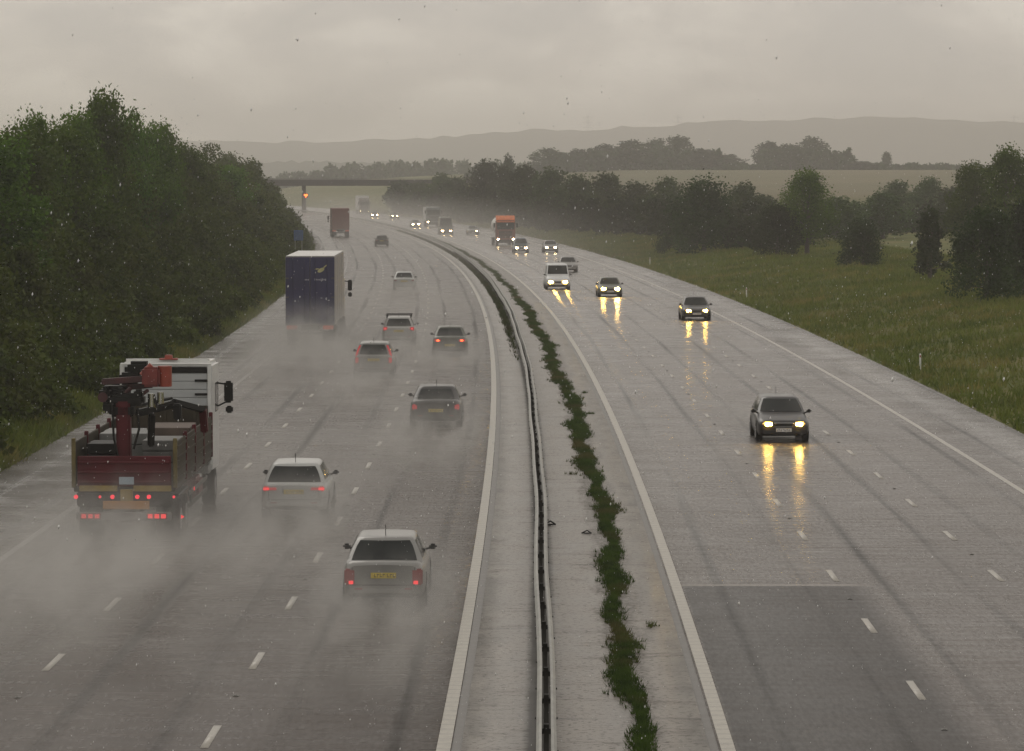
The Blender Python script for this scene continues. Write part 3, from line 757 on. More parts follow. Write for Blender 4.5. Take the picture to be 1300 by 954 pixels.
# faint pylons on the ridge
for px, lab in ((746, 'faint electricity pylon on the ridge above the long hazy clump'), (860, 'faint electricity pylon right of the other one on the ridge'), (1286, 'faint electricity pylon on the ridge at far right')):
    D = 5000.0; X = (px - 650) * D / FPX; zb = z_for_py(168, D) - 22
    o = root('electricity_pylon', lab, 'pylon', (X, D, zb), 0.3, 'pylons on the ridge')
    m = MB()
    for sx in (-1, 1):
        for sy in (-1, 1): m.tube((3.2 * sx, 3.2 * sy, 0), (.35 * sx, .35 * sy, 46), .09, .07, 4)
    for k in range(9):
        z0, z1 = k * 5.0, k * 5 + 5.0; w0, w1 = 3.2 - z0 * .062, 3.2 - z1 * .062
        for sy in (-1, 1): m.tube((-w0, sy * w0, z0), (w1, sy * w1, z1), .04, n=4); m.tube((w0, sy * w0, z0), (-w1, sy * w1, z1), .04, n=4)
    m.build('tower', M_galvd, o)
    for z in (28, 35, 42):
        a = MB(); a.beam((-7, 0, z), (7, 0, z), .18, .3); a.tube((-7, 0, z), (0, 0, z + 2), .1, n=4); a.tube((7, 0, z), (0, 0, z + 2), .1, n=4); a.build('cross_arm', M_galvd, o)

# ------------------------------------------------------------------ vehicles
def paint(name, col, metal=0.35): return simple('paint_' + name, col, 0.32, metal, 0.35, coat=0.25, var=0.06, vscale=2.0)
def lerp(a, b, t): return a + (b - a) * t
def interp(pts, t): return float(np.interp(t, [p[0] for p in pts], [p[1] for p in pts]))

def wheel(parent, x, y, r, w, far=False):
    t = MB(); t.tube((-w / 2, 0, 0), (w / 2, 0, 0), r, n=20); t.tube((-w / 2 - .006, 0, 0), (w / 2 + .006, 0, 0), r * .93, n=20)
    o = t.build('wheel', M_rubber, parent); o.location = (x, y, r)
    if not far:
        s = 1 if x > 0 else -1
        q = MB(); q.tube((s * w * .40, 0, 0), (s * (w / 2 + .012), 0, 0), r * .64, n=16)
        for k in range(5):
            a = k * 1.2566; q.beam((s * (w / 2 + .016), 0, 0), (s * (w / 2 + .016), r * .58 * math.cos(a), r * .58 * math.sin(a)), .03, .06)
        q.build('rim', M_rim, o)
    return o
def plate(parent, y, z, face, rear, w=0.52, h=0.115):
    m = MB(); m.box((0, y, z), (w, .014, h), .004)
    p = m.build('number_plate', M_amber_plate if rear else M_white_plate, parent)
    c = MB()
    for k in range(7):
        x = (-3 + k + (0.35 if k > 3 else -0.1)) * w * .115
        yy = y + face * .0085
        c.box((x, yy, z), (w * .02, .003, h * .62)); c.box((x + w * .04, yy, z + (h * .2 if k % 2 else -h * .2)), (w * .05, .003, h * .14))
    c.build('plate_marks', M_ink, p)

def car(name, label, loc_d, u, away, P, group, cat='car'):
    """P: L W H belt, cab=(rear belt, rear roof, front roof, front belt) as fractions of L from the rear, top=[(t,z)] of the lower body"""
    L, W, H = P['L'], P['W'], P['H']; belt = P.get('belt', 0.93)
    far = P.get('far', False)
    dc = loc_d + L / 2
    o = root(name, label, cat, at(dc, u, 0.0), heading(dc) + (0 if away else math.pi), group)
    pm = P['paint']
    # lower body
    hw = W / 2
    ts = [0, .006, .022, .06, .13, .22, .32, .42, .52, .62, .72, .82, .90, .955, .982, .995, 1.0]
    rings = []
    for t in ts:
        e = min(t, 1 - t)
        k = 1 - 0.13 * (1 - min(1, e / 0.13)) ** 2.2
        if e < .02: k -= .035 * (1 - e / .02)
        w = hw * k
        zt = interp(P['top'], t); zb = 0.20 + 0.12 * (1 - min(1, e / 0.10))
        if e < .022: q = 1 - e / .022; zt -= .07 * q * q; zb += .06 * q * q
        Hh = zt - zb; y = (t - .5) * L
        half = [(0, zb), (.82 * w, zb), (.95 * w, zb + .07 * Hh), (.995 * w, zb + .3 * Hh), (w, zb + .55 * Hh), (.98 * w, zb + .78 * Hh), (.93 * w, zb + .93 * Hh), (.82 * w, zt), (.45 * w, zt + .012), (0, zt + .018)]
        rings.append([(x, y, z) for x, z in half] + [(-x, y, z) for x, z in half[1:-1][::-1]])
    m = MB(); m.loft(rings); m.build('body', pm, o)
    # cabin
    c0, c1, c2, c3 = [(v - .5) * L for v in P['cab']]
    zb0 = belt - 0.05
    def pw(s, e): return max(s, 0.0) ** e
    def lev(s): return zb0 + (H - zb0) * s
    def hws(s): return hw * (0.92 - 0.05 * s - P.get('tumble', .22) * pw(s, 1.5))
    def rear_pt(x, s, off=0.0):
        b = .13 * x * x; nz = .45 if c1 - c0 > .25 else .12
        return (x * hws(s), lerp(c0, c1, pw(s, .9)) + b - off, lev(s) + off * nz)
    def front_pt(x, s, off=0.0):
        b = .20 * x * x; return (x * hws(s), lerp(c3, c2, pw(s, .92)) - b + off, lev(s) + off * .5)
    def side_pt(sgn, v, s, off=0.0):
        y = lerp(lerp(c0, c1, pw(s, .9)) + .13, lerp(c3, c2, pw(s, .92)) - .20, v)
        return (sgn * (hws(s) + .018 * math.sin(math.pi * v) + off), y, lev(s) + off * .2)
    rings = []
    for s in (0, .2, .4, .6, .78, .90, .96, .99, 1.0):
        r = [rear_pt(x, s) for x in (-1, -.75, -.4, 0, .4, .75)] + [side_pt(1, v, s) for v in (0, .15, .4, .65, .85)] + [front_pt(x, s) for x in (1, .75, .4, 0, -.4, -.75)] + [side_pt(-1, v, s) for v in (1, .85, .65, .4, .15)]
        if s > .9:
            q = {.96: .97, .99: .90, 1.0: .72}[s]; cyy = sum(p[1] for p in r) / len(r)
            r = [(p[0] * q, cyy + (p[1] - cyy) * (q * .5 + .5 if q > .8 else q), p[2]) for p in r]
        rings.append(r)
    m = MB(); m.loft(rings); m.build('roof', P.get('roof', pm), o)
    xr = P.get('rwx', .84); s0, s1 = P.get('rws', (.17, .84))
    if not P.get('blind_rear'):
        m = MB(); m.grid(lambda a, b: rear_pt(lerp(-xr, xr, a) * (1 if b < .9 else .97), lerp(s0, s1, b), .012), 9, 5); m.build('rear_window', M_glass, o)
    m = MB(); m.grid(lambda a, b: front_pt(lerp(-.90, .90, a), lerp(.16, .86, b), .014), 9, 5); m.build('windscreen', M_glass, o)
    for sg in (-1, 1):
        for va, vb in (P.get('sidewin') or ((.08, .47), (.52, .95))):
            m = MB(); m.grid(lambda a, b: side_pt(sg, lerp(va, vb, a), lerp(.2, .84, b), .010), 4, 3); m.build('side_window', M_glass, o)
        # wheel arches and wheels
        for y in (-L * .30, L * .305):
            m = MB(); m.tube((sg * (hw - .16), y, .33), (sg * (hw + .002), y, .33), .37, n=20); m.build('wheel_arch', M_plastic, o)
            wheel(o, sg * (hw - .10), y, .31, .21, far)
        # mirrors
        ym = c3 - .30 if c3 - c2 > .3 else c3 - .1
        m = MB(); m.box((sg * (hw + .065), ym, belt + .05), (.17, .11, .12), .04); m.beam((sg * (hw - .10), ym + .02, belt - .01), (sg * (hw + .05), ym, belt + .03), .06, .04)
        m.build('door_mirror', P.get('mirror', M_plastic), o)
    # rear
    yr = -L / 2
    m = MB(); m.box((0, yr + .05, .40), (W * .86, .16, .17), .05); m.build('rear_bumper', P.get('bumper', pm), o)
    T = P.get('tail', (.66, .70, .20, .16))       # centre x fraction of half width, z, width, height
    for sg in (-1, 1):
        tx = sg * T[0] * hw
        if T[3] > .35:                            # tall lamps climbing beside the window
            m = MB(); m.grid(lambda a, b: rear_pt(sg * lerp(.87, .99, a), lerp(-.05, .80, b), .02), 3, 5)
            m.box((sg * .82 * hw, yr + .05, .78), (.16, .16, .26), .03)
        else:
            m = MB(); m.box((tx, yr + .07, T[1]), (T[2], .19, T[3]), .03)
        tl = m.build('tail_light', P.get('tailmat', M_tailglow), o)
        lit = P.get('lit', M_taillit)
        if lit and T[3] <= .35:
            lx = tx + sg * T[2] * P.get('litx', .15)
            m = MB(); m.box((lx, yr - .028, T[1] + P.get('litz', 0)), (T[2] * .38, .012, min(.07, T[3] * .5)), .004); m.build('lamp', lit, tl)
    plate(o, yr - .032 if P.get('pz', .72) < .5 else yr - .006, P.get('pz', .72), -1, True)
    m = MB(); m.box((0, yr + .02, P.get('pz', .72)), (.62, .04, .16), .01); m.build('plate_recess', M_plastic if P.get('darkrecess') else pm, o)
    if not far:
        zt = interp(P['top'], 0.0)
        m = MB(); m.box((0, yr - .006, .515), (W * .80, .012, .014))
        for sg in (-1, 1): m.box((sg * W * .375, yr - .004, (.515 + zt - .1) / 2), (.012, .012, zt - .1 - .515))
        m.build('boot_seam', M_plastic, o)
        m = MB(); m.box((0, yr - .002, .30), (W * .74, .06, .08), .02); m.build('lower_valance', M_plastic, o)
        m = MB(); m.tube((-W * .28, yr - .05, .25), (-W * .28, yr + .3, .25), .035, n=8); m.build('exhaust_pipe', M_chrome, o)
        for sg in (-1, 1):
            m = MB(); m.box((sg * hw * .60, yr - .036, .44), (.16, .012, .035), .004); m.build('bumper_reflector', M_tail, o)
    # front
    yf = L / 2
    m = MB(); m.box((0, yf - .05, .38), (W * .84, .16, .17), .05); m.build('front_bumper', P.get('bumper', pm), o)
    m = MB(); m.box((0, yf + .000, .60), (.62, .05, .11), .02); g = m.build('grille', M_plastic, o)
    m = MB(); m.box((0, yf + .012, .665), (.66, .05, .018), .006); m.box((0, yf + .012, .535), (.60, .05, .014), .004); m.build('grille_trim', M_chrome, g)
    m = MB(); m.box((0, yf + .01, .285), (W * .5, .05, .09), .02); m.build('air_intake', M_plastic, o)
    hm = P.get('headmat', M_headoff)
    for sg in (-1, 1):
        m = MB(); m.box((sg * .60 * hw, yf - .05, .625), (.36, .15, .15), .04); hl = m.build('headlight', M_lens if (hm is not M_headoff and not (P.get('one_eye') and sg > 0)) else M_headoff, o)
        if hm is not M_headoff and not (P.get('one_eye') and sg > 0):
            mm = P.get('headmat2', hm) if sg > 0 else hm
            k = P.get('hk', 1.0)
            m = MB(); m.tube((sg * .64 * hw, yf + .024, .625), (sg * .64 * hw, yf + .034, .625), .062 * k, n=12); m.box((sg * .54 * hw, yf + .029, .622), (.15 * k, .01, .08 * k), .003)
            m.build('lamp', mm, hl)
    plate(o, yf + .04, .43, 1, False)
    if P.get('aerial', True):
        m = MB(); m.tube((0, c1 + .25, H - .01), (0, c1 + .12, H + .24), .008, n=5); m.build('aerial', M_plastic, o)
    if P.get('rack'):
        for y in (c1 + .35, c2 - .25):
            m = MB(); m.beam((-hw * .80, y, H + .10), (hw * .80, y, H + .10), .06, .045)
            for sg in (-1, 1): m.box((sg * hw * .72, y, H + .02), (.06, .08, .14))
            m.build('roof_bar', M_plastic, o)
    return o
SALOON = dict(L=4.55, W=1.75, H=1.43, belt=.93, cab=(.10, .26, .58, .76), top=[(0, .95), (.05, .98), (.18, .98), (.3, .95), (.7, .93), (.78, .90), (.9, .80), (1, .70)])
HATCH = dict(L=4.25, W=1.74, H=1.43, belt=.94, cab=(.015, .13, .57, .78), top=[(0, .94), (.1, .95), (.3, .94), (.7, .93), (.8, .90), (.92, .79), (1, .70)])
ESTATE = dict(L=4.65, W=1.76, H=1.47, belt=.95, cab=(.01, .075, .56, .76), top=[(0, .95), (.1, .95), (.7, .93), (.78, .90), (.9, .80), (1, .70)], sidewin=((.04, .30), (.34, .64), (.68, .96)))
VAN = dict(L=4.9, W=1.95, H=2.02, belt=1.12, cab=(.004, .012, .70, .87), top=[(0, 1.12), (.7, 1.12), (.86, 1.08), (.93, .98), (1, .80)], sidewin=((.72, .97),), blind_rear=True, tumble=.07)
GA, GO = 'vehicles driving away on the left carriageway', 'oncoming vehicles on the right carriageway'
silver = paint('silver', (.205, .205, .197), .35); white = paint('white', (.40, .41, .40), 0.0); black = paint('black', (.012, .012, .013), .1)
dgrey = paint('dark_grey', (.028, .027, .028), .3); olive = paint('greenish_grey', (.085, .09, .075), .4); grey = paint('grey', (.16, .16, .16), .4)
pale = paint('pale_silver', (.36, .36, .35), .2)
def C(base, **k): q = dict(base); q.update(k); return q

car('silver_car', 'silver car with roof aerial in the lane beside the median, nearest to the viewer', 73.6, u_for_px(486, 73.6), True,
    C(HATCH, L=4.5, W=1.71, H=1.42, paint=silver, cab=(.045, .20, .58, .77), top=[(0, .98), (.05, .985), (.15, .97), (.7, .93), (.78, .90), (.9, .80), (1, .70)], rwx=.88, rws=(.10, .86), tail=(.80, .68, .24, .34), litz=-.11, litx=-.08, tailmat=M_tail, pz=.71), GA)
car('white_car', 'white hatchback with low wide tail lights beside the crane lorry', 93.2, u_for_px(372, 93.2), True,
    C(HATCH, paint=white, rwx=.88, rws=(.12, .84), tail=(.70, .80, .38, .13), litx=.28, pz=.72), GA)
car('black_car', 'black saloon car in the lane beside the median, ahead of the silver car', 127.5, u_for_px(553, 127.5), True,
    C(SALOON, L=4.8, W=1.84, H=1.42, paint=black, tail=(.80, .74, .20, .20), lit=None, tailmat=M_tailglow, rwx=.80, rws=(.2, .8), mirror=M_plastic, pz=.62, roof=black), GA)
car('estate_car', 'pale car with tall red lamps beside its rear window', 159.5, u_for_px(474, 159.5), True,
    C(ESTATE, W=1.78, H=1.55, belt=1.02, paint=silver, cab=(.008, .05, .55, .76), tail=(.8, .9, .2, .5), tailmat=simple('tall_tail_lamp', (.5, .03, .04), .2, emit=(1, .05, .06), es=.22, var=0), rwx=.78, rws=(.12, .86), pz=.80, top=[(0, 1.02), (.1, 1.02), (.7, 1.0), (.78, .96), (.9, .86), (1, .74)], bumper=M_plastic), GA)
car('braking_car', 'dark greenish saloon with bright orange-red brake lights on', 179.0, u_for_px(571, 179.0), True,
    C(SALOON, W=1.74, paint=olive, tail=(.68, .78, .34, .17), lit=M_brake, litx=.0, tailmat=M_tailglow, pz=.55), GA)
car('estate_car', 'pale estate car carrying dark roof bars', 191.0, u_for_px(506, 191.0), True,
    C(ESTATE, paint=pale, rack=True, tail=(.80, .86, .24, .20), litx=0, lit=M_taillit, pz=.74), GA)
car('white_car', 'small white car alone in the middle lane, upper left of the roof bar car', 284.0, u_for_px(513, 284.0), True,
    C(SALOON, paint=white, tail=(.76, .78, .24, .14), lit=None, tailmat=M_tail, far=True), GA)
car('dark_car', 'tiny dark car far off beside the bend of the barrier', 466.0, u_for_px(485, 466.0), True,
    C(HATCH, paint=dgrey, tail=(.76, .78, .24, .14), lit=None, tailmat=M_tail, far=True, aerial=False), GA)

car('dark_saloon', 'dark grey car with headlights on, nearest of the oncoming vehicles', 120.3, u_for_px(996, 120.3), False,
    C(HATCH, L=4.5, W=1.75, H=1.44, paint=dgrey, headmat=M_head, bumper=dgrey), GO)
car('dark_saloon', 'dark oncoming car with headlights on in the outermost lane beside the hard shoulder', 223.5, u_for_px(885, 223.5), False,
    C(SALOON, W=1.78, paint=dgrey, headmat=M_head, hk=1.25), GO)
car('dark_saloon', 'oncoming car with one dazzling headlight, right of the white van', 267.5, u_for_px(775, 267.5), False,
    C(SALOON, W=1.78, paint=olive, headmat=M_headbig, headmat2=M_head, hk=1.7), GO)
car('white_van', 'white van with headlights on in the lane beside the median', 285.5, u_for_px(708.5, 285.5), False,
    C(VAN, paint=paint('van_white', (.62, .63, .63), 0.0), headmat=M_head, hk=1.5, bumper=M_plastic), GO, 'van')
car('silver_car', 'silver car without headlights just behind the white van', 338.0, u_for_px(722, 338), False,
    C(SALOON, paint=silver, far=True), GO)
car('grey_car', 'small grey car with headlights on nearest the verge, beyond the silver car', 427.0, u_for_px(699.5, 427), False,
    C(HATCH, paint=grey, headmat=M_headfar, hk=1.4, far=True, aerial=False), GO)
car('people_carrier', 'tall bluish grey car with headlights just in front of the orange lorry', 424.0, u_for_px(662, 424), False,
    C(HATCH, H=1.78, W=1.8, belt=1.05, L=4.5, cab=(.01, .06, .60, .84), paint=paint('blue_grey', (.10, .13, .15), .4), headmat=M_headfar, hk=1.6, far=True, aerial=False), GO)
car('grey_car', 'faint car showing a single headlight between the dark van and the orange lorry', 560.0, 11.0, False,
    C(HATCH, paint=grey, headmat=M_headfar, hk=1.2, one_eye=True, far=True, aerial=False), GO)
car('delivery_van', 'tall dark van with a pale roof left of the orange lorry', 559.0, u_for_px(567, 559), False,
    C(VAN, L=6.2, W=2.15, H=2.72, belt=1.25, top=[(0, 1.25), (.7, 1.25), (.88, 1.2), (.95, 1.0), (1, .85)], paint=paint('dark_brown', (.06, .055, .045), .2), headmat=M_headfar, hk=1.9, far=True, aerial=False), GO, 'van')
car('grey_car', 'distant car with two headlights left of the white box lorry', 640.0, u_for_px(528, 640), False,
    C(HATCH, paint=grey, headmat=M_headfar, hk=1.9, far=True, aerial=False), GO)
car('grey_car', 'very distant car with dim headlights, second from the left of the oncoming row', 780.0, u_for_px(501.5, 780), False,
    C(HATCH, paint=dgrey, headmat=M_headfar, hk=1.2, far=True, aerial=False), GO)
car('grey_car', 'very distant oncoming car with headlights, leftmost of the oncoming row', 800.0, u_for_px(476, 800), False,
    C(HATCH, paint=grey, headmat=M_headfar, hk=2.2, far=True, aerial=False), GO)

# --- lorries -------------------------------------------------------------
def lorry_wheels(o, ys, W, twin=True):
    for y in ys:
        for sg in (-1, 1):
            t = MB(); w = .55 if twin else .32
            t.tube((-w / 2, 0, 0), (w / 2, 0, 0), .5, n=22); t.tube((-w / 2 - .01, 0, 0), (w / 2 + .01, 0, 0), .46, n=22)
            q = t.build('wheel', M_rubber, o); q.location = (sg * (W / 2 - w / 2 - .02), y, .5)
            h = MB(); h.tube((sg * w * .3, 0, 0), (sg * (w / 2 + .02), 0, 0), .27, n=14); h.build('rim', M_rim, q)

def crane_lorry():
    d, u = 86.7, u_for_px(156, 86.7)
    o = root('crane_lorry', 'dark red flatbed lorry with a folded rear crane and a white cab', 'lorry', at(d, u, 0), heading(d), GA)
    red = simple('dark_red_steel', (.075, .008, .013), .5, 0, .25, var=.3, vscale=1.2)
    redb = simple('crane_red', (.16, .022, .018), .4, var=.25)
    orr = simple('crane_orange', (.27, .04, .02), .4, var=.2)
    dirty = simple('dirty_side_board', (.040, .033, .022), .65, 0, .2, var=.4, vscale=1.5)
    yel = simple('dull_yellow', (.22, .15, .02), .5, var=.3)
    amb = simple('amber_board', (.38, .16, .015), .5, var=.2)
    blk = simple('greasy_black', (.010, .010, .010), .5, spec=.18, var=.3)
    gry = simple('cab_back_panel', (.40, .42, .43), .5, var=.12, vscale=1.0)
    wht = simple('cab_white', (.62, .63, .62), .35, coat=.4, var=.08)
    def part(name, mat, fn, par=o, **k): m = MB(); fn(m); return m.build(name, mat, par, **k)
    part('chassis', blk, lambda m: (m.box((-.42, 5.6, .95), (.1, 11, .28)), m.box((.42, 5.6, .95), (.1, 11, .28)), m.box((0, 3, .9), (.74, .2, .2)), m.box((0, 7, .9), (.74, .2, .2))))
    part('bed', dirty, lambda m: m.box((0, 4.95, 1.34), (2.46, 9.7, .12), .02))
    for sg in (-1, 1):
        for k in range(4):                                            # drop-side panels
            y0 = .25 + k * 2.38
            p = part('side_panel', dirty, lambda m: m.box((sg * 1.225, y0 + 1.14, 1.95), (.05, 2.24, 1.06), .015))
            for j in range(4): part('rib', dirty, lambda m: m.box((sg * 1.262, y0 + 1.14, 1.56 + j * .26), (.03, 2.2, .08), .01), p)
        for y in (.10, 2.6, 4.98, 7.36, 9.74): part('side_post', simple('olive_post', (.12, .095, .035), .6, var=.3) if y < 1 else red, lambda m: m.box((sg * 1.225, y, 1.98), (.10, .10, 1.2), .015))
    tb = part('tailboard', red, lambda m: m.box((0, .06, 1.78), (2.26, .07, .74), .015))
    for k in range(3): part('rib', red, lambda m: m.box((0, .005, 1.52 + .24 * k), (2.2, .04, .06), .01), tb)
    part('label_panel', simple('pale_blue_plate', (.30, .36, .42), .4), lambda m: m.box((.06, -.022, 1.56), (.36, .012, .18), .004), tb)
    part('rear_beam', blk, lambda m: m.box((0, .12, 1.10), (2.3, .16, .36), .03))
    for x in (-.62, .68): part('hazard_strip', yel, lambda m: m.box((x, -.01, 1.37), (.92, .06, .14), .01))
    part('centre_bracket', yel, lambda m: m.box((.06, .0, 1.20), (.30, .08, .30), .01))
    part('amber_board', amb, lambda m: m.box((.05, -.03, .97), (1.12, .03, .20), .008))
    bp = part('rear_bumper', simple('bumper_grey', (.19, .18, .18), .45, var=.3), lambda m: m.box((0, -.02, .70), (2.3, .14, .2), .03))
    part('number_plate', simple('dirty_plate', (.16, .15, .15), .5, var=.3), lambda m: m.box((-.02, -.10, .70), (.9, .02, .15), .006), bp)
    for x in (-1.16, -.58, -.28, .32, .60, 1.20):
        part('marker_lamp', simple('marker_lamp', (.6, .02, .03), .3, emit=(1, .03, .06), es=1.3, var=0), lambda m: m.tube((x, -.01, 1.17), (x, -.05, 1.17), .05 if x not in (-.58, 1.2) else .032, n=10))
    for sg in (-1, 1):
        cl = part('lamp_cluster', M_tail, lambda m: m.box((sg * .80, -.11, .71), (.50, .05, .15), .02))
        for k in range(3): part('lamp', M_taillit if sg > 0 else simple('tail_lamp_dim', (.5, .03, .03), .2, emit=(1, .04, .05), es=.6, var=0), lambda m: m.box((sg * (.64 + .16 * k), -.141, .71), (.11, .012, .10), .004), cl)
    part('reflector', M_taillit, lambda m: m.tube((1.37, .3, .66), (1.37, .26, .66), .055, n=3))
    # crane: column, arms folded over the load, hoses
    cr = part('crane_column', red, lambda m: (m.box((-.06, .55, 2.4), (.34, .40, 2.2), .05), m.box((-.06, .55, 1.6), (.8, .7, .5), .05)))
    part('crane_head', blk, lambda m: (m.box((.02, .62, 3.48), (.85, .5, .30), .08), m.box((-.50, .62, 3.58), (.30, .5, .44), .10), m.box((.30, .62, 3.62), (.22, .4, .22), .05), m.box((-.15, .62, 3.68), (.2, .4, .16), .05), m.box((-.1, .6, 3.22), (.6, .5, .3), .06), m.box((-.40, .55, 3.30), (.3, .36, .26), .05)), cr)
    part('boom', simple('boom_maroon', (.045, .010, .012), .45, var=.4), lambda m: (m.beam((-.62, .75, 3.90), (.55, .9, 3.98), .18, .15, .03), m.beam((-.6, 1.1, 3.70), (.6, 1.2, 3.80), .14, .13, .03), m.beam((-.55, .5, 3.30), (.1, .8, 3.75), .10, .09, .02), m.beam((.0, .5, 3.3), (.5, .9, 3.7), .08, .08, .02), m.tube((-.55, .45, 3.55), (-.55, .35, 3.55), .12, n=12)), cr)
    part('boom_knuckle', redb, lambda m: (m.box((.58, .95, 4.02), (.44, .5, .48), .06),), cr)
    part('ram_cylinder', orr, lambda m: (m.tube((.90, .95, 3.78), (.90, .95, 4.28), .17, n=14), m.tube((.36, .85, 4.05), (.60, .85, 4.30), .09, n=10)), cr)
    part('ram_rod', M_chrome, lambda m: (m.tube((.60, .66, 3.30), (.60, .66, 3.62), .09, n=8)), cr)
    part('ram_rod', M_chrome, lambda m: (m.tube((.82, .66, 3.38), (.82, .66, 3.66), .08, n=8)), cr)
    part('boom_top', blk, lambda m: (m.box((.22, 1.5, 4.20), (.55, .5, .34), .08), m.box((.0, 1.4, 3.95), (.5, .4, .3), .06), m.box((-.3, 1.0, 3.6), (.7, .5, .4), .08),), cr)
    part('outer_boom', blk, lambda m: (m.beam((.20, 1.0, 3.12), (1.02, 2.2, 3.28), .18, .18, .04), m.beam((.98, 2.1, 3.33), (1.62, 3.4, 3.05), .14, .16, .03), m.beam((.3, 1.1, 3.32), (.95, 2.2, 3.42), .07, .07, .02), m.beam((1.10, 1.9, 3.3), (1.12, 1.9, 2.9), .2, .2, .03), m.beam((.55, 1.2, 3.1), (.50, 1.4, 2.3), .16, .2, .03)), cr)
    part('outer_boom_tip', red, lambda m: (m.beam((1.60, 3.35, 3.08), (1.62, 3.6, 2.5), .18, .2, .03),), cr)
    part('hydraulic_hose', blk, lambda m: [m.tube(a, b, .03, n=6) for a, b in (((-.3, .3, 3.4), (-.28, .28, 2.6)), ((-.28, .28, 2.6), (-.15, .3, 2.0)), ((.3, .32, 3.3), (.34, .3, 2.8)), ((.34, .3, 2.8), (.2, .32, 2.3)), ((.66, .62, 3.6), (.75, .6, 3.25)))], cr)
    hb = part('headboard', dirty, lambda m: m.box((0, 9.72, 2.08), (2.3, .06, 1.36), .015))
    for x in (-.8, 0, .8): part('rib', dirty, lambda m: m.box((x, 9.67, 2.08), (.08, .05, 1.3), .01), hb)
    # cab
    y0 = 10.0
    part('cab', wht, lambda m: (m.box((0, y0 + 1.15, 2.40), (2.46, 2.2, 3.0), .10), m.prism([(y0 + .3, 3.86), (y0 + 1.6, 3.86), (y0 + .3, 3.99)], -1.1, 1.1)))
    part('cab_back', gry, lambda m: m.box((.02, y0 + .02, 2.66), (2.24, .06, 2.2), .01))
    for k in range(9): part('back_slat', gry, lambda m: m.box((.02, y0 - .022, 1.74 + k * .22), (2.18, .03, .20), .01))
    part('cab_frame', wht, lambda m: (m.box((-1.17, y0 - .02, 2.5), (.12, .14, 2.7), .02), m.box((1.17, y0 - .02, 2.5), (.10, .14, 2.7), .02), m.box((0, y0 - .02, 3.86), (2.44, .14, .06), .02)))
    part('cab_top_band', blk, lambda m: m.box((0, y0 - .03, 3.70), (2.2, .05, .16), .01))
    for z in (3.42, 3.05): part('grab_bar', blk, lambda m: m.box((.95, y0 - .06, z), (.34, .05, .06), .01))
    part('sticker', yel, lambda m: m.box((1.03, y0 - .045, 2.62), (.14, .01, .22)))
    part('beacon', orr, lambda m: (m.tube((.05, y0 + .3, 3.98), (.05, y0 + .3, 4.09), .12, .10, 10), m.box((.05, y0 + .3, 3.98), (.5, .2, .04), .01)))
    for sg in (-1, 1):
        mr = part('mirror', blk, lambda m: (m.box((sg * 1.52, y0 + 1.9, 3.0), (.24, .14, .60), .05), m.box((sg * 1.54, y0 + 1.9, 2.52), (.2, .12, .2), .04)))
        part('mirror_arm', blk, lambda m: (m.tube((sg * 1.2, y0 + 1.9, 3.25), (sg * 1.5, y0 + 1.9, 3.2), .025, n=6), m.tube((sg * 1.2, y0 + 1.9, 2.6), (sg * 1.5, y0 + 1.9, 2.75), .025, n=6)), mr)
        part('cab_window', M_glass, lambda m: m.box((sg * 1.232, y0 + 1.5, 2.9), (.01, 1.0, .8)))
        part('mudguard', blk, lambda m: m.box((sg * .95, 2.2, 1.12), (.55, 2.4, .06), .02))
        part('side_guard', M_galvd, lambda m: (m.box((sg * 1.2, 6.2, .62), (.04, 5.0, .12), .01), m.box((sg * 1.2, 6.2, .92), (.04, 5.0, .12), .01), m.box((sg * 1.2, 4.2, .8), (.05, .08, .5)), m.box((sg * 1.2, 8.2, .8), (.05, .08, .5))))
        part('side_lamp', M_taillit, lambda m: m.box((sg * 1.23, 4.9, .95), (.02, .12, .08)))
        part('fuel_tank', simple('tank_red', (.16, .03, .03), .45), lambda m: m.box((sg * 1.0, 7.0, .80), (.4, 1.3, .6), .08))
    part('windscreen', M_glass, lambda m: m.box((0, y0 + 2.256, 2.9), (2.2, .02, 1.0)))
    lorry_wheels(o, (1.5, 2.85), 2.46); lorry_wheels(o, (11.1,), 2.46, False)
    # load on the bed
    q = Matrix.Rotation(heading(d), 3, 'Z')
    for i, (x, y, w, l, h, mat, lab) in enumerate(((-.62, 2.0, .9, 1.2, .95, blk, 'black wrapped pack at the rear left of the lorry bed'), (.62, 3.3, .9, 1.6, .95, simple('grey_blocks', (.16, .16, .155), .7, var=.3), 'grey block pack behind the crane on the lorry bed'),
                                             (-.5, 5.2, 1.2, 2.0, 1.0, simple('grey_wrap', (.15, .155, .15), .5, var=.25), 'pale grey pack by the left side of the lorry bed'), (.5, 6.6, 1.1, 2.0, 1.05, simple('brown_blocks', (.10, .075, .06), .7, var=.3), 'brownish pack in front of the cab wall on the lorry bed'))):
        r = root('load_pack', lab, 'cargo', at(d, u, 0) + q @ Vector((x, y, 1.402)), heading(d), 'cargo on the crane lorry')
        pl = MB()
        for k in (-.4, 0, .4): pl.box((k * w, 0, .05), (.1, l, .1))
        pl.build('pallet', simple('pallet_wood', (.16, .12, .08), .8), r)
        bx = MB(); nb = 3
        for a in range(nb):
            for b in range(4): bx.box((0, -l / 2 + (b + .5) * l / 4, .11 + (a + .5) * (h - .1) / nb), (w - .03 * ((a + b) % 2), l / 4 - .02, (h - .1) / nb - .02), .015)
        bx.build('blocks', mat, r)
crane_lorry()

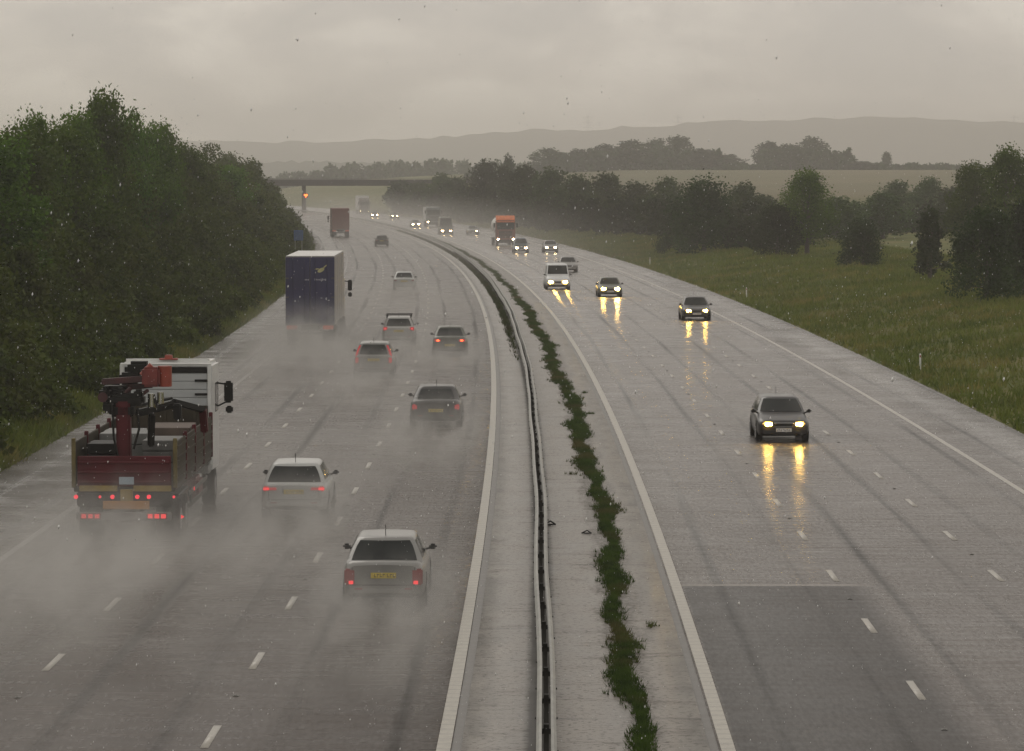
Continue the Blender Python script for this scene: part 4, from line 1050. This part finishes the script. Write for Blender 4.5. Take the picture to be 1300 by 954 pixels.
def box_lorry_rear(d, u, W, H, L, navy, side, roofm, label, name, wheels_far=False, emblem=False):
    o = root(name, label, 'lorry', at(d, u, 0), heading(d), GA)
    def part(nm, mat, fn, par=o): m = MB(); fn(m); return m.build(nm, mat, par)
    b = part('body', side, lambda m: m.box((0, L / 2 + .05, (1.15 + H) / 2), (W, L, H - 1.15), .04))
    part('roof', roofm, lambda m: m.box((0, L / 2 + .05, H + .012), (W - .06, L - .04, .03), .01), b)
    for sg in (-1, 1):
        dr = part('rear_door', navy, lambda m: m.box((sg * W / 4, .02, (1.2 + H) / 2 - .02), (W / 2 - .03, .07, H - 1.25), .012))
        if not wheels_far:
            for x in (.28, .9): part('locking_bar', navy, lambda m: m.tube((sg * x, -.03, 1.3), (sg * x, -.03, H - .15), .02, n=6), dr)
            for z in (1.6, 2.6, 3.6): part('hinge', M_galvd, lambda m: m.box((sg * (W / 2 - .10), -.025, z), (.16, .03, .06), .006), dr)
        part('curtain_post', simple('post_grey', (.25, .25, .25), .5), lambda m: [m.box((sg * (W / 2 + .006), .6 + k * 3.0, (1.2 + H) / 2), (.02, .08, H - 1.3)) for k in range(int(L / 3))], b)
        lp = part('tail_light', simple('tail_orange_dull', (.42, .10, .06), .35, emit=(1, .12, .05), es=.12, var=.2), lambda m: m.box((sg * (W / 2 - .34), -.02, 1.02), (.56, .08, .22), .03))
        part('mudflap', M_plastic, lambda m: m.box((sg * (W / 2 - .36), .5, .55), (.6, .02, .55)))
        mr = part('mirror', M_plastic, lambda m: (m.box((sg * (W / 2 + .26), L + 2.6, 2.75), (.24, .14, .62), .04), m.box((sg * (W / 2 + .26), L + 2.6, 2.22), (.22, .14, .26), .04), m.tube((sg * (W / 2 - .1), L + 2.6, 3.0), (sg * (W / 2 + .2), L + 2.6, 2.95), .03, n=6)))
    part('bumper', M_plastic, lambda m: m.box((0, -.0, .72), (W - .1, .12, .16), .03))
    part('rear_sill', simple('sill_steel', (.12, .12, .13), .5), lambda m: m.box((0, .0, 1.17), (W, .10, .10), .015))
    part('number_plate', M_amber_plate, lambda m: m.box((0, -.035, 1.02), (.5, .02, .12)))
    part('chassis', M_plastic, lambda m: m.box((0, L / 2 + 1, 1.0), (.9, L + 3, .26)))
    part('cab', side if wheels_far else white, lambda m: (m.box((0, L + 2.0, 2.1), (W - .08, 2.1, 2.4), .12), m.prism([(L + 1.0, 3.3), (L + 2.6, 3.3), (L + 1.0, min(H - .1, 3.9))], -1.1, 1.1)))
    lorry_wheels(o, (2.0, 3.3, 4.6, L - .6), W, False); lorry_wheels(o, (L + 2.2,), W, False)
    if emblem:                                                    # pale bird-like oval, a line of small lettering and a web line
        em = simple('emblem_yellow', (.42, .40, .20), .5, var=.2); wt = simple('lettering_white', (.42, .42, .46), .5, var=.2)
        def oval(m, x, z, a, b_, rot):
            n = 16; m.add([(x + math.cos(rot) * a * math.cos(t) - math.sin(rot) * b_ * math.sin(t), -.036, z + math.sin(rot) * a * math.cos(t) + math.cos(rot) * b_ * math.sin(t)) for t in [2 * math.pi * k / n for k in range(n)]], [tuple(range(n))])
        part('emblem', em, lambda m: (oval(m, .58, 4.02, .20, .10, .5), oval(m, .80, 4.22, .13, .035, .7), oval(m, .36, 4.08, .12, .03, .1)))
        r = random.Random(4)
        part('lettering', wt, lambda m: [m.box((x, -.037, 3.52 + r.uniform(-.01, .01)), (.045, .004, r.uniform(.06, .13))) for x in (-.25, -.17, -.09, .26, .34, .42, .50, .58, .66, .74, .82)])
        part('small_print', wt, lambda m: (oval(m, .86, 2.52, .05, .07, 0), oval(m, .98, 2.44, .05, .03, 0), oval(m, -.78, 2.40, .04, .05, 0), oval(m, .60, 2.56, .06, .02, 0)))
    return o
navy = simple('navy_door', (.030, .030, .085), .4, .1, var=.2, vscale=.8)
box_lorry_rear(189.0, u_for_px(393.5, 189), 2.58, 4.74, 13.6, navy, simple('curtain_grey', (.30, .29, .28), .5, var=.1), simple('roof_white', (.62, .62, .60), .4), 'tall navy blue box lorry in the left lane throwing up spray', 'box_lorry', emblem=True)
brick_red = simple('brown_red_door', (.15, .055, .045), .5, var=.2)
box_lorry_rear(535.0, -10.2, 2.58, 4.3, 13.0, brick_red, brick_red, brick_red, 'distant brownish red box lorry in the left lane before the bridge', 'box_lorry', True)

def front_lorry(d, u, label, name, cabm, topm, H, body, bodym, L=10.0, lampk=1.0, lights=2):
    dc = d
    o = root(name, label, 'lorry', at(dc, u, 0), heading(dc) + math.pi, GO)          # front face at y = 0, vehicle towards -y
    def part(nm, mat, fn, par=o): m = MB(); fn(m); return m.build(nm, mat, par)
    W = 2.5
    part('cab', cabm, lambda m: (m.box((0, -1.0, 2.0), (W, 2.0, 2.7), .12), m.box((0, -.2, .75), (W - .04, .5, .7), .08)))
    part('cab_roof', topm, lambda m: m.prism([(-.15, 3.2), (-2.0, 3.2), (-2.0, min(H, 3.95)), (-1.0, min(H, 3.95)), (-.35, 3.55)], -1.2, 1.2))
    part('windscreen', M_glass, lambda m: m.box((0, .01, 2.62), (2.25, .03, .92), .01))
    part('sun_visor', topm, lambda m: m.box((0, .12, 3.16), (2.3, .3, .16), .03))
    g = part('grille', M_plastic, lambda m: m.box((0, .012, 1.55), (1.7, .03, .9), .01))
    for k in range(4): part('grille_bar', cabm, lambda m: m.box((0, .036, 1.25 + .2 * k), (1.6, .03, .05)), g)
    part('front_bumper', M_plastic, lambda m: m.box((0, .06, .62), (2.4, .1, .42), .04))
    for sg in (-1, 1):
        hl = part('headlight', M_headoff, lambda m: m.box((sg * .95, .07, .90), (.44, .1, .26), .03))
        if lights == 2 or sg > 0: part('lamp', M_headfar, lambda m: m.tube((sg * .98, .124, .90), (sg * .98, .135, .90), .12 * lampk, n=12), hl)
        part('mirror', M_plastic, lambda m: (m.box((sg * 1.48, -.1, 2.7), (.2, .14, .6), .04), m.tube((sg * 1.2, -.1, 2.9), (sg * 1.45, -.1, 2.9), .03, n=6)))
    part('chassis', M_plastic, lambda m: m.box((0, -L / 2 - 1, 1.0), (.9, L + 1, .25)))
    if body == 'tank':
        def tk(m):
            rings = []
            for y, k in ((-2.6, .55), (-2.65, .8), (-2.9, .97), (-3.3, 1), (-L - 2, 1), (-L - 2.4, .85), (-L - 2.5, .5)):
                rings.append([(1.26 * k * math.cos(a), y, 2.55 + 1.22 * k * math.sin(a)) for a in [2 * math.pi * i / 20 for i in range(20)]])
            m.loft(rings)
        t = part('tank', bodym, tk)
        part('walkway', M_galvd, lambda m: m.box((0, -L / 2 - 2.6, 3.80), (.6, L - 1.5, .06)), t)
    else:
        part('body', bodym, lambda m: m.box((0, -L / 2 - 2.4, (1.1 + H) / 2), (2.55, L, H - 1.1), .06))
    lorry_wheels(o, (-1.2,), W, False); lorry_wheels(o, (-L + .6, -L - .7), W, False)
    return o
front_lorry(468.0, u_for_px(642, 468), 'orange-topped tanker lorry with a white tank and headlights on', 'tanker_lorry', simple('dull_orange_red', (.20, .05, .03), .4, var=.2), simple('bright_orange', (.62, .15, .03), .4, var=.1), 4.0, 'tank', simple('tank_white', (.62, .61, .58), .35, var=.1), 10.5, 1.0)
front_lorry(650.0, u_for_px(550.5, 650), 'white box lorry half hidden behind the dark van, one headlight showing', 'box_lorry', simple('slate_cab', (.11, .13, .13), .4), simple('slate_cab', (.11, .13, .13), .4), 3.55, 'box', simple('box_white', (.60, .60, .58), .45), 7.0, 1.1, 1)
front_lorry(872.0, 12.9, 'pale box lorry farthest along the oncoming carriageway', 'box_lorry', simple('cab_greybrown', (.14, .12, .11), .4), MATS['cab_greybrown'], 4.5, 'box', MATS['box_white'], 9.0, .3, 2)

# ------------------------------------------------------------------ spray thrown up by the traffic
def spray_material(dens, seed, back):
    m = bpy.data.materials.new('road_spray'); m.use_nodes = True
    N, L = m.node_tree.nodes, m.node_tree.links
    for n in list(N): N.remove(n)
    out = N.new('ShaderNodeOutputMaterial'); pv = N.new('ShaderNodeVolumePrincipled')
    pv.inputs['Color'].default_value = (.70, .69, .67, 1); pv.inputs['Anisotropy'].default_value = .0
    tc = N.new('ShaderNodeTexCoord'); sep = N.new('ShaderNodeSeparateXYZ'); L.new(tc.outputs['Generated'], sep.inputs[0])
    x, y, z = sep.outputs
    cxn = mth(N, L, 'SUBTRACT', mth(N, L, 'MULTIPLY', x, 2.0), 1.0)
    fx = mth(N, L, 'SUBTRACT', 1.0, mth(N, L, 'POWER', mth(N, L, 'ABSOLUTE', cxn), 2.2), True)
    fz = mth(N, L, 'POWER', mth(N, L, 'SUBTRACT', 1.0, z, True), 1.7)
    fy = mth(N, L, 'MULTIPLY', mrange(N, L, y, 0.0, back, 0.0, 1.0), mrange(N, L, y, back, 1.0, 1.0, 0.0))
    n1 = noise(N, L, tc.outputs['Object'], 0.75, 5, 0.65, 1.3, .22, 1.2, off=seed * 3.7)
    nn = mrange(N, L, n1, 0.38, 0.64, 0.12, 1.5)
    dd = mth(N, L, 'MULTIPLY', mth(N, L, 'MULTIPLY', fx, fz), mth(N, L, 'MULTIPLY', fy, nn))
    L.new(mth(N, L, 'MULTIPLY', dd, dens), pv.inputs['Density'])
    L.new(pv.outputs[0], out.inputs['Volume'])
    try: m.cycles.volume_step_rate = 1.0
    except Exception: pass
    return m
def spray(d_near, d_far, u, width, height, dens, label, seed, back=0.8):
    n = 10; V, F = [], []
    dm = (d_near + d_far) / 2; c = at(dm, u, 0); h = heading(dm)
    m = MB(); m.box((0, 0, height / 2 + .01), (width, d_far - d_near, height))
    o = m.build('road_spray', spray_material(dens, seed, back)); o.location = c; o.rotation_euler.z = h
    o['kind'] = 'stuff'; o['label'] = label; o['category'] = 'spray'
    return o
spray(58, 80, u_for_px(486, 73.6), 3.6, 1.5, 0.4475, 'grey spray trailing the nearest silver car', 1, .78)
spray(74, 97, u_for_px(372, 93.2), 3.6, 1.7, 0.4802, 'grey spray trailing the white hatchback', 2, .82)
spray(60, 98, u_for_px(160, 86.7), 4.6, 2.2, 0.5330, 'broad spray cloud behind the crane lorry', 3, .70)
spray(98, 132, u_for_px(553, 127.5), 3.8, 1.8, 0.2426, 'grey spray trailing the black saloon', 4, .86)
spray(132, 164, u_for_px(474, 159.5), 4.0, 2.0, 0.2696, 'grey spray trailing the car with tall red lamps', 5, .85)
spray(156, 184, u_for_px(571, 179), 3.6, 1.6, 0.272, 'grey spray trailing the braking car', 6, .86)
spray(165, 196, u_for_px(506, 191), 4.0, 1.8, 0.272, 'grey spray trailing the roof bar car', 7, .86)
spray(142, 205, u_for_px(393, 189) + .4, 6.2, 3.0, 0.2344, 'tall spray cloud behind the navy box lorry', 8, .74)
spray(255, 288, u_for_px(513, 284), 3.8, 1.5, 0.194, 'faint spray trailing the small white car', 9, .86)
spray(124, 140, u_for_px(990, 123), 3.4, .9, 0.162, 'thin spray around the wheels of the nearest oncoming car', 10, .3)

spray(56, 92, -7.0, 9.5, 1.5, 0.085, 'low drifting spray across the two left lanes nearest the viewer', 14, .6)
spray(84, 128, -6.6, 8.5, 1.3, 0.05, 'low drifting spray between the crane lorry and the black saloon', 15, .5)
def long_mist(d0, d1, u0, u1, height, dens, label, ramp=40.0):
    ds = [d0 + (d1 - d0) * i / 24 for i in range(25)]
    m = MB(); m.loft([[at(d, u0, .02), at(d, u1, .02), at(d, u1, height), at(d, u0, height)] for d in ds], smooth=False)
    mt = bpy.data.materials.new('spray_mist'); mt.use_nodes = True
    N, L = mt.node_tree.nodes, mt.node_tree.links
    for n in list(N): N.remove(n)
    out = N.new('ShaderNodeOutputMaterial'); pv = N.new('ShaderNodeVolumePrincipled'); pv.inputs['Color'].default_value = (.82, .80, .765, 1); pv.inputs['Anisotropy'].default_value = .0
    tc = N.new('ShaderNodeTexCoord'); sep = N.new('ShaderNodeSeparateXYZ'); L.new(tc.outputs['Object'], sep.inputs[0])
    x, y, z = sep.outputs
    yy = mth(N, L, 'SUBTRACT', y, D0)
    u = mth(N, L, 'ADD', mth(N, L, 'ADD', x, -X0), mth(N, L, 'MULTIPLY', mth(N, L, 'MULTIPLY', yy, yy), CURVE))
    um, uh = (u0 + u1) / 2, (u1 - u0) / 2
    fu = mth(N, L, 'SUBTRACT', 1.0, mth(N, L, 'POWER', mth(N, L, 'ABSOLUTE', mth(N, L, 'DIVIDE', mth(N, L, 'SUBTRACT', u, um), uh)), 3.0), True)
    fz = mth(N, L, 'POWER', mth(N, L, 'SUBTRACT', 1.0, mth(N, L, 'DIVIDE', z, height), True), 1.3)
    fy = mth(N, L, 'MULTIPLY', mrange(N, L, y, d0, d0 + ramp, 0, 1), mrange(N, L, y, d1 - ramp, d1, 1, 0))
    nz = mrange(N, L, noise(N, L, tc.outputs['Object'], 0.09, 4, 0.6), 0.35, 0.66, 0.35, 1.6)
    dd = mth(N, L, 'MULTIPLY', mth(N, L, 'MULTIPLY', fu, fz), mth(N, L, 'MULTIPLY', fy, nz))
    L.new(mth(N, L, 'MULTIPLY', dd, dens), pv.inputs['Density'])
    L.new(pv.outputs[0], out.inputs['Volume'])
    o = m.build('spray_mist', mt, weld=True); o['kind'] = 'stuff'; o['label'] = label; o['category'] = 'mist'
long_mist(230, 1000, -16.0, 21.0, 6.5, .0052, 'low spray mist hanging over the distant carriageways', 260.0)
long_mist(50, 300, -14.5, 0.4, 1.6, .018, 'thin spray mist hanging over the left carriageway', 30.0)

# ------------------------------------------------------------------ falling rain and haze
def rain_water():
    m, N, L, b = nodes_mat('rain_water'); b.inputs['Base Color'].default_value = (1, 1, 1, 1); b.inputs['Roughness'].default_value = .05
    b.inputs['Transmission Weight'].default_value = .25; b.inputs['IOR'].default_value = 1.33
    return m
def rain():
    rng = np.random.default_rng(77); n = 15000
    P = np.stack([rng.uniform(-14, 14, n), rng.uniform(13, 75, n), rng.uniform(.2, 13.5, n)], 1)
    s = rng.uniform(  .0024, .0052, n)[:, None]
    ax = np.array([[1, 0, 0], [0, 1, 0], [-1, 0, 0], [0, -1, 0]])
    V = np.stack([P + np.array([.25, 0, 2.2]) * s] + [P + a * s for a in ax] + [P - np.array([.25, 0, 2.2]) * s], 1).reshape(-1, 3)
    f = np.array([(0, 1, 2), (0, 2, 3), (0, 3, 4), (0, 4, 1), (5, 2, 1), (5, 3, 2), (5, 4, 3), (5, 1, 4)])
    F = (f[None] + 6 * np.arange(n)[:, None, None]).reshape(-1, 3)
    me = quick_mesh('rain', V, F, rain_water())
    o = link('rain', me, kind='stuff'); o['label'] = 'falling raindrops in the air over the motorway'; o['category'] = 'rain'
rain()
def haze(dens):
    m = MB(); lo, hi = Vector((-4700, -620, -3.0)), Vector((4200, 7600, 125.0))
    m.box((lo + hi) / 2, tuple(hi - lo))
    mt = bpy.data.materials.new('rain_haze'); mt.use_nodes = True
    N, L = mt.node_tree.nodes, mt.node_tree.links
    for n in list(N): N.remove(n)
    out = N.new('ShaderNodeOutputMaterial'); pv = N.new('ShaderNodeVolumePrincipled')
    pv.inputs['Color'].default_value = (.93, .90, .868, 1); pv.inputs['Density'].default_value = dens; pv.inputs['Anisotropy'].default_value = .5
    L.new(pv.outputs[0], out.inputs['Volume'])
    o = m.build('haze', mt); o['kind'] = 'stuff'; o['label'] = 'pale rain haze filling the whole valley'; o['category'] = 'haze'
haze(3.3e-4)
